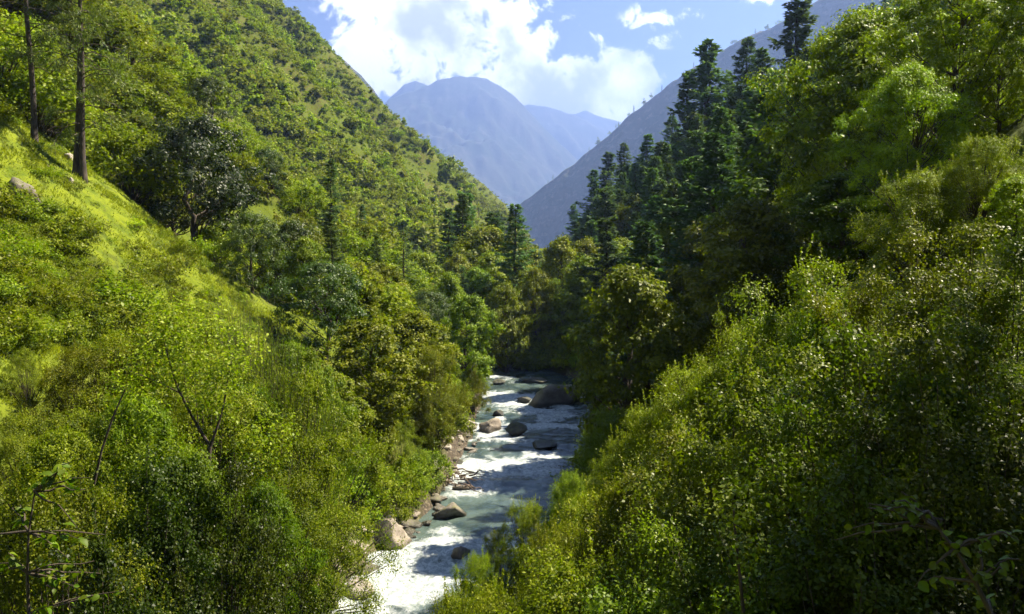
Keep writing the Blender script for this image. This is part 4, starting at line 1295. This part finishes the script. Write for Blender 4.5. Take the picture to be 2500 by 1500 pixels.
G.leaves(np.stack([gx_, gy_, gz_ - .03], -1), d, unit(r3.normal(0, 1, (N, 3)) + np.array((.4, -.2, .6))), r3.uniform(.10, .27, N) * (1 + patch * .8), r3.uniform(.025, .055, N), np.clip(.55 + patch * 1.1 + r3.normal(0, .22, N), 0, 1), .04)
gr = link('meadow_grass', G.mesh('meadow_grass', M_GRASS))
tag(gr, 'bright yellow green grass on the steep left meadow', 'grass', kind='stuff')

PRO['herb'] = [proto_shrub(260 + k, .9, .85, 12, 110, .085, M_LEAF, .6, .26, 10) for k in range(3)]
PH['herb'] = .9; PN['herb'] = 'fern_clump'; CATS['herb'] = 'fern'
HERB = bpy.data.collections.new('herb_variants')
for k, (hx, hy, lab) in enumerate([(60, 620, 'fern clump at the left edge of the meadow'), (330, 560, 'fern clump on the right edge of the meadow'), (230, 690, 'fern clump in the lower middle of the meadow')]):
    p = hit(hx, hy)
    o = plant('herb', p[0], p[1], .6, lab, None, (1.55, 1.5, .7), 1.1, var=k, z=p[2])
    for c in o.children:
        if c.name.startswith('foliage'): HERB.objects.link(c)
hp = []
while len(hp) < 520:
    qx, qy = r3.uniform(-40, 620), r3.uniform(250, 860)
    line = 250 + qx * .78
    if qy < line: continue
    if r3.uniform() > np.clip((qy - line - 110) / 330 + (.35 if qx > 380 else .0) + (.5 if qy - line < 38 else 0), .10, 1) : continue
    p = hit(qx, qy, 12, 80)
    if not (14 < p[1] < 56): continue
    hp.append(p - np.array((0, 0, .1)))
hp = np.array(hp); n = len(hp)
hs = np.exp(r3.normal(-.75, .5, n))
instancer('meadow_herbs', hp, np.stack([r3.normal(0, .15, n), r3.normal(0, .15, n), r3.uniform(0, 6.28, n)], -1), np.stack([hs * 1.1, hs * 1.1, hs], -1), HERB, 'low ferns and herbs spread over the lower meadow', 'herbs')

# ------------------------------------------------------------------ slender stems in the foreground
def stem(name, cat, label, pts, y, d0, d1, mat=M_BARK, extra=()):
    """A thin stem through photo points at depth y, grown from the terrain below its lowest point."""
    P = [pix(a, b, y + dy) for (a, b, dy) in pts]
    foot = np.array((P[0][0], P[0][1], H(P[0][0], P[0][1]) - .2))
    root = bpy.data.objects.new(name, None); COL.objects.link(root); root.location = foot
    tag(root, label, cat)
    c = np.array([foot] + P) - foot
    if len(c) < 4:
        c = np.array([np.interp(np.linspace(0, len(c) - 1, 6), np.arange(len(c)), c[:, q]) for q in range(3)]).T
    g = Geo(); g.tube(c, np.linspace(d0, d1, len(c)) * .5, 7)
    link('trunk', g.mesh('trunk', mat, True), root)
    for bpts, e0, e1 in extra:
        bp_ = np.array([pix(a, b, y + dy) for (a, b, dy) in bpts]) - foot
        bp_ = np.array([np.interp(np.linspace(0, len(bp_) - 1, 6), np.arange(len(bp_)), bp_[:, q]) for q in range(3)]).T
        g = Geo(); g.tube(bp_, np.linspace(e0, e1, 6) * .5, 6)
        link('branch', g.mesh('branch', mat, True), root)
    return root, foot


def spray(root, foot, spots, mat, seed, tint, leaf=.07, per=240, rad=.38, part='crown'):
    r = np.random.default_rng(seed)
    G = Geo()
    for (a, b, y) in spots:
        c = pix(a, b, y) - foot
        n = per
        off = unit(r.normal(0, 1, (n, 3))) * (r.uniform(.2, 1, (n, 1)) ** .6) * rad * r.uniform(.7, 1.3)
        nrm = unit(off / rad * .5 + np.array((0, 0, .6)) + r.normal(0, .4, (n, 3)))
        d = unit(np.cross(nrm, r.normal(0, 1, (n, 3))))
        ln = leaf * r.uniform(.6, 1.4, n)
        G.leaves(c + off, d, nrm, ln, ln * .62, np.clip(r.uniform(0, .6, n) + r.uniform(0, .4), 0, 1))
    o = link(part, G.mesh(part, mat), root)
    o.color = (*tint, 1)


rt, ft = stem('slender_tree', 'tree', 'dark slender forked tree rising from the lower left thicket', [(478, 1500, 0), (492, 1320, 0), (508, 1180, 0), (512, 1090, 0)], 19.0, .17, .10, M_BARK,
              [([(512, 1090, 0), (470, 1020, 0), (425, 930, -.2), (400, 830, -.3)], .09, .02), ([(512, 1095, 0), (545, 1000, .1), (560, 900, .2)], .08, .02), ([(440, 960, -.1), (380, 930, 0), (300, 900, .2)], .04, .012), ([(500, 1240, 0), (590, 1180, .3), (660, 1080, .5)], .05, .015)])
spray(rt, ft, [(400, 830, 18.7), (430, 900, 18.8), (370, 900, 18.7), (330, 910, 19.0), (460, 850, 18.6), (560, 900, 19.2), (540, 960, 19.0), (585, 850, 19.1), (480, 950, 19.0), (620, 1100, 19.4), (660, 1060, 19.5), (350, 1000, 18.8), (300, 960, 19.2), (420, 780, 18.6), (500, 790, 18.8)], M_LEAF, 301, (1.15, 1.1, .75), .085, 330, .62)
stem('dead_sapling', 'sapling', 'thin dark leaning dead stem in the left thicket', [(228, 1190, 0), (248, 1100, 0), (275, 1020, 0), (306, 950, 0)], 17.0, .07, .03)
rt, ft = stem('thin_sapling', 'sapling', 'thin dark sapling stem rising from the bottom right of centre', [(1815, 1500, 0), (1805, 1400, 0), (1795, 1300, 0), (1788, 1215, 0)], 8.6, .05, .022)
spray(rt, ft, [(1788, 1200, 8.6), (1770, 1240, 8.5), (1810, 1260, 8.7), (1795, 1330, 8.6), (1830, 1340, 8.5)], M_GLOSS, 302, (1.05, 1.05, .7), .065, 70, .24)


def big_leaf(G, base, d, nrm, L, W, r, droop=.25):
    """One ovate leaf with a folded midrib, six stations long."""
    d = unit(np.array(d)); s = unit(np.cross(d, np.array(nrm))); nn = np.cross(s, d)
    tt = np.linspace(0, 1, 7)
    wp = np.array((.05, .62, .95, 1.0, .82, .48, .0)) * W * .5
    mid = base + d * (tt * L)[:, None] - np.array((0, 0, 1)) * (droop * L * tt ** 2)[:, None]
    up = nn * (wp * .35)[:, None]
    v = np.stack([mid + s * wp[:, None] + up, mid, mid - s * wp[:, None] + up], 1).reshape(-1, 3)
    q = []
    for k in range(6):
        for c_ in (0, 1):
            q.append((k * 3 + c_, k * 3 + c_ + 1, k * 3 + c_ + 4, k * 3 + c_ + 3))
    G.add(v, np.array(q), np.full(21, r))


def leafy_sapling(name, cat, label, pts, y, spots, mat, seed, tint, L=.11):
    """Sapling whose broad leaves can be picked apart: each leaf is a part."""
    r = np.random.default_rng(seed)
    root, foot = stem(name, cat, label, pts, y, .045, .015)
    top = np.array([pix(a, b, y + dy) for (a, b, dy) in pts]) - foot
    meshes = []
    for k in range(6):
        G = Geo(); big_leaf(G, np.zeros(3), (0, 1, 0), (0, 0, 1), 1.0, r.uniform(.6, .8), r.uniform(.2, 1), r.uniform(.1, .45))
        meshes.append(G.mesh('leaf', mat, True))
    D = Geo()
    for (a, b, dy, n) in [q_ for q0 in spots for q_ in (q0, (q0[0] + r.uniform(-45, 45), q0[1] + r.uniform(-40, 40), q0[2] + r.uniform(-.3, .3), q0[3]))]:
        e = pix(a, b, y + dy) - foot
        k = int(np.argmin(np.linalg.norm(top - e, axis=1)))
        c = curve(top[k], e, 5, .03, .02, r)
        D.tube(c, np.linspace(.014, .004, 5), 4)
        for q in range(n):
            t0 = r.uniform(.3, 1.0)
            s0 = np.array([np.interp(t0, np.linspace(0, 1, 5), c[:, i_]) for i_ in range(3)])
            lo = link('leaf', meshes[int(r.integers(0, 6))], root)
            lo.location = s0
            sc = L * r.uniform(.6, 1.35)
            lo.scale = (sc, sc, sc)
            lo.rotation_euler = (r.normal(-.2, .45), r.normal(0, .5), r.uniform(0, 6.28))
            lo.color = (*tint, 1)
    link('twigs', D.mesh('twigs', M_BARK, True), root)


leafy_sapling('broad_leaved_sapling', 'sapling', 'broad leaved sapling close to the camera at the bottom left', [(70, 1500, 0), (66, 1400, 0), (70, 1300, 0), (85, 1200, 0)], 8.5,
              [(160, 1150, -.1, 7), (120, 1175, .2, 7), (210, 1195, .1, 7), (30, 1240, .1, 6), (190, 1290, -.2, 8), (140, 1330, .1, 8), (230, 1370, .2, 8), (20, 1350, 0, 6), (180, 1430, .1, 8), (120, 1480, -.1, 7), (260, 1450, .2, 7)], M_LEAF, 311, (.7, .85, .6), .10)
leafy_sapling('broad_leaved_sapling', 'sapling', 'broad leaved sapling close to the camera in the lower right corner', [(2420, 1500, 0), (2380, 1420, 0), (2330, 1340, 0), (2290, 1290, 0)], 5.0,
              [(2240, 1260, 0, 7), (2180, 1240, -.1, 8), (2120, 1230, .1, 7), (2200, 1200, .2, 6), (2300, 1340, .1, 6), (2400, 1330, .1, 8), (2470, 1300, 0, 8), (2460, 1400, -.2, 8), (2360, 1440, .1, 7), (2260, 1420, .2, 6), (2080, 1290, .1, 5)], M_GLOSS, 312, (.8, .88, .6), .062)
stem('bare_twig', 'twig', 'dark bare twig reaching in from the lower left edge', [(-60, 1310, 0), (60, 1298, 0), (160, 1296, 0), (255, 1306, 0)], 10.0, .06, .012)


# ------------------------------------------------------------------ haze in the valley air
def box_mesh(name, lo, hi):
    x0, y0, z0 = lo; x1, y1, z1 = hi
    v = [(x0, y0, z0), (x1, y0, z0), (x1, y1, z0), (x0, y1, z0), (x0, y0, z1), (x1, y0, z1), (x1, y1, z1), (x0, y1, z1)]
    f = [(0, 3, 2, 1), (4, 5, 6, 7), (0, 1, 5, 4), (1, 2, 6, 5), (2, 3, 7, 6), (3, 0, 4, 7)]
    return mesh_from(name, v, [np.array(f)], M_HAZE)


m, t, out = new_mat('valley_haze')
M_HAZE = m
pv = t.n('ShaderNodeVolumePrincipled')
pv.inputs['Color'].default_value = (.30, .46, 1.0, 1)
pv.inputs['Density'].default_value = 0.00019
pv.inputs['Anisotropy'].default_value = 0.35
t.l(pv.outputs[0], out.inputs['Volume'])
haze = link('haze', box_mesh('haze', (-13000, -13000, -12), (13000, 13000, 1640)))
tag(haze, 'thin blue haze filling the valley air', 'haze', kind='stuff')
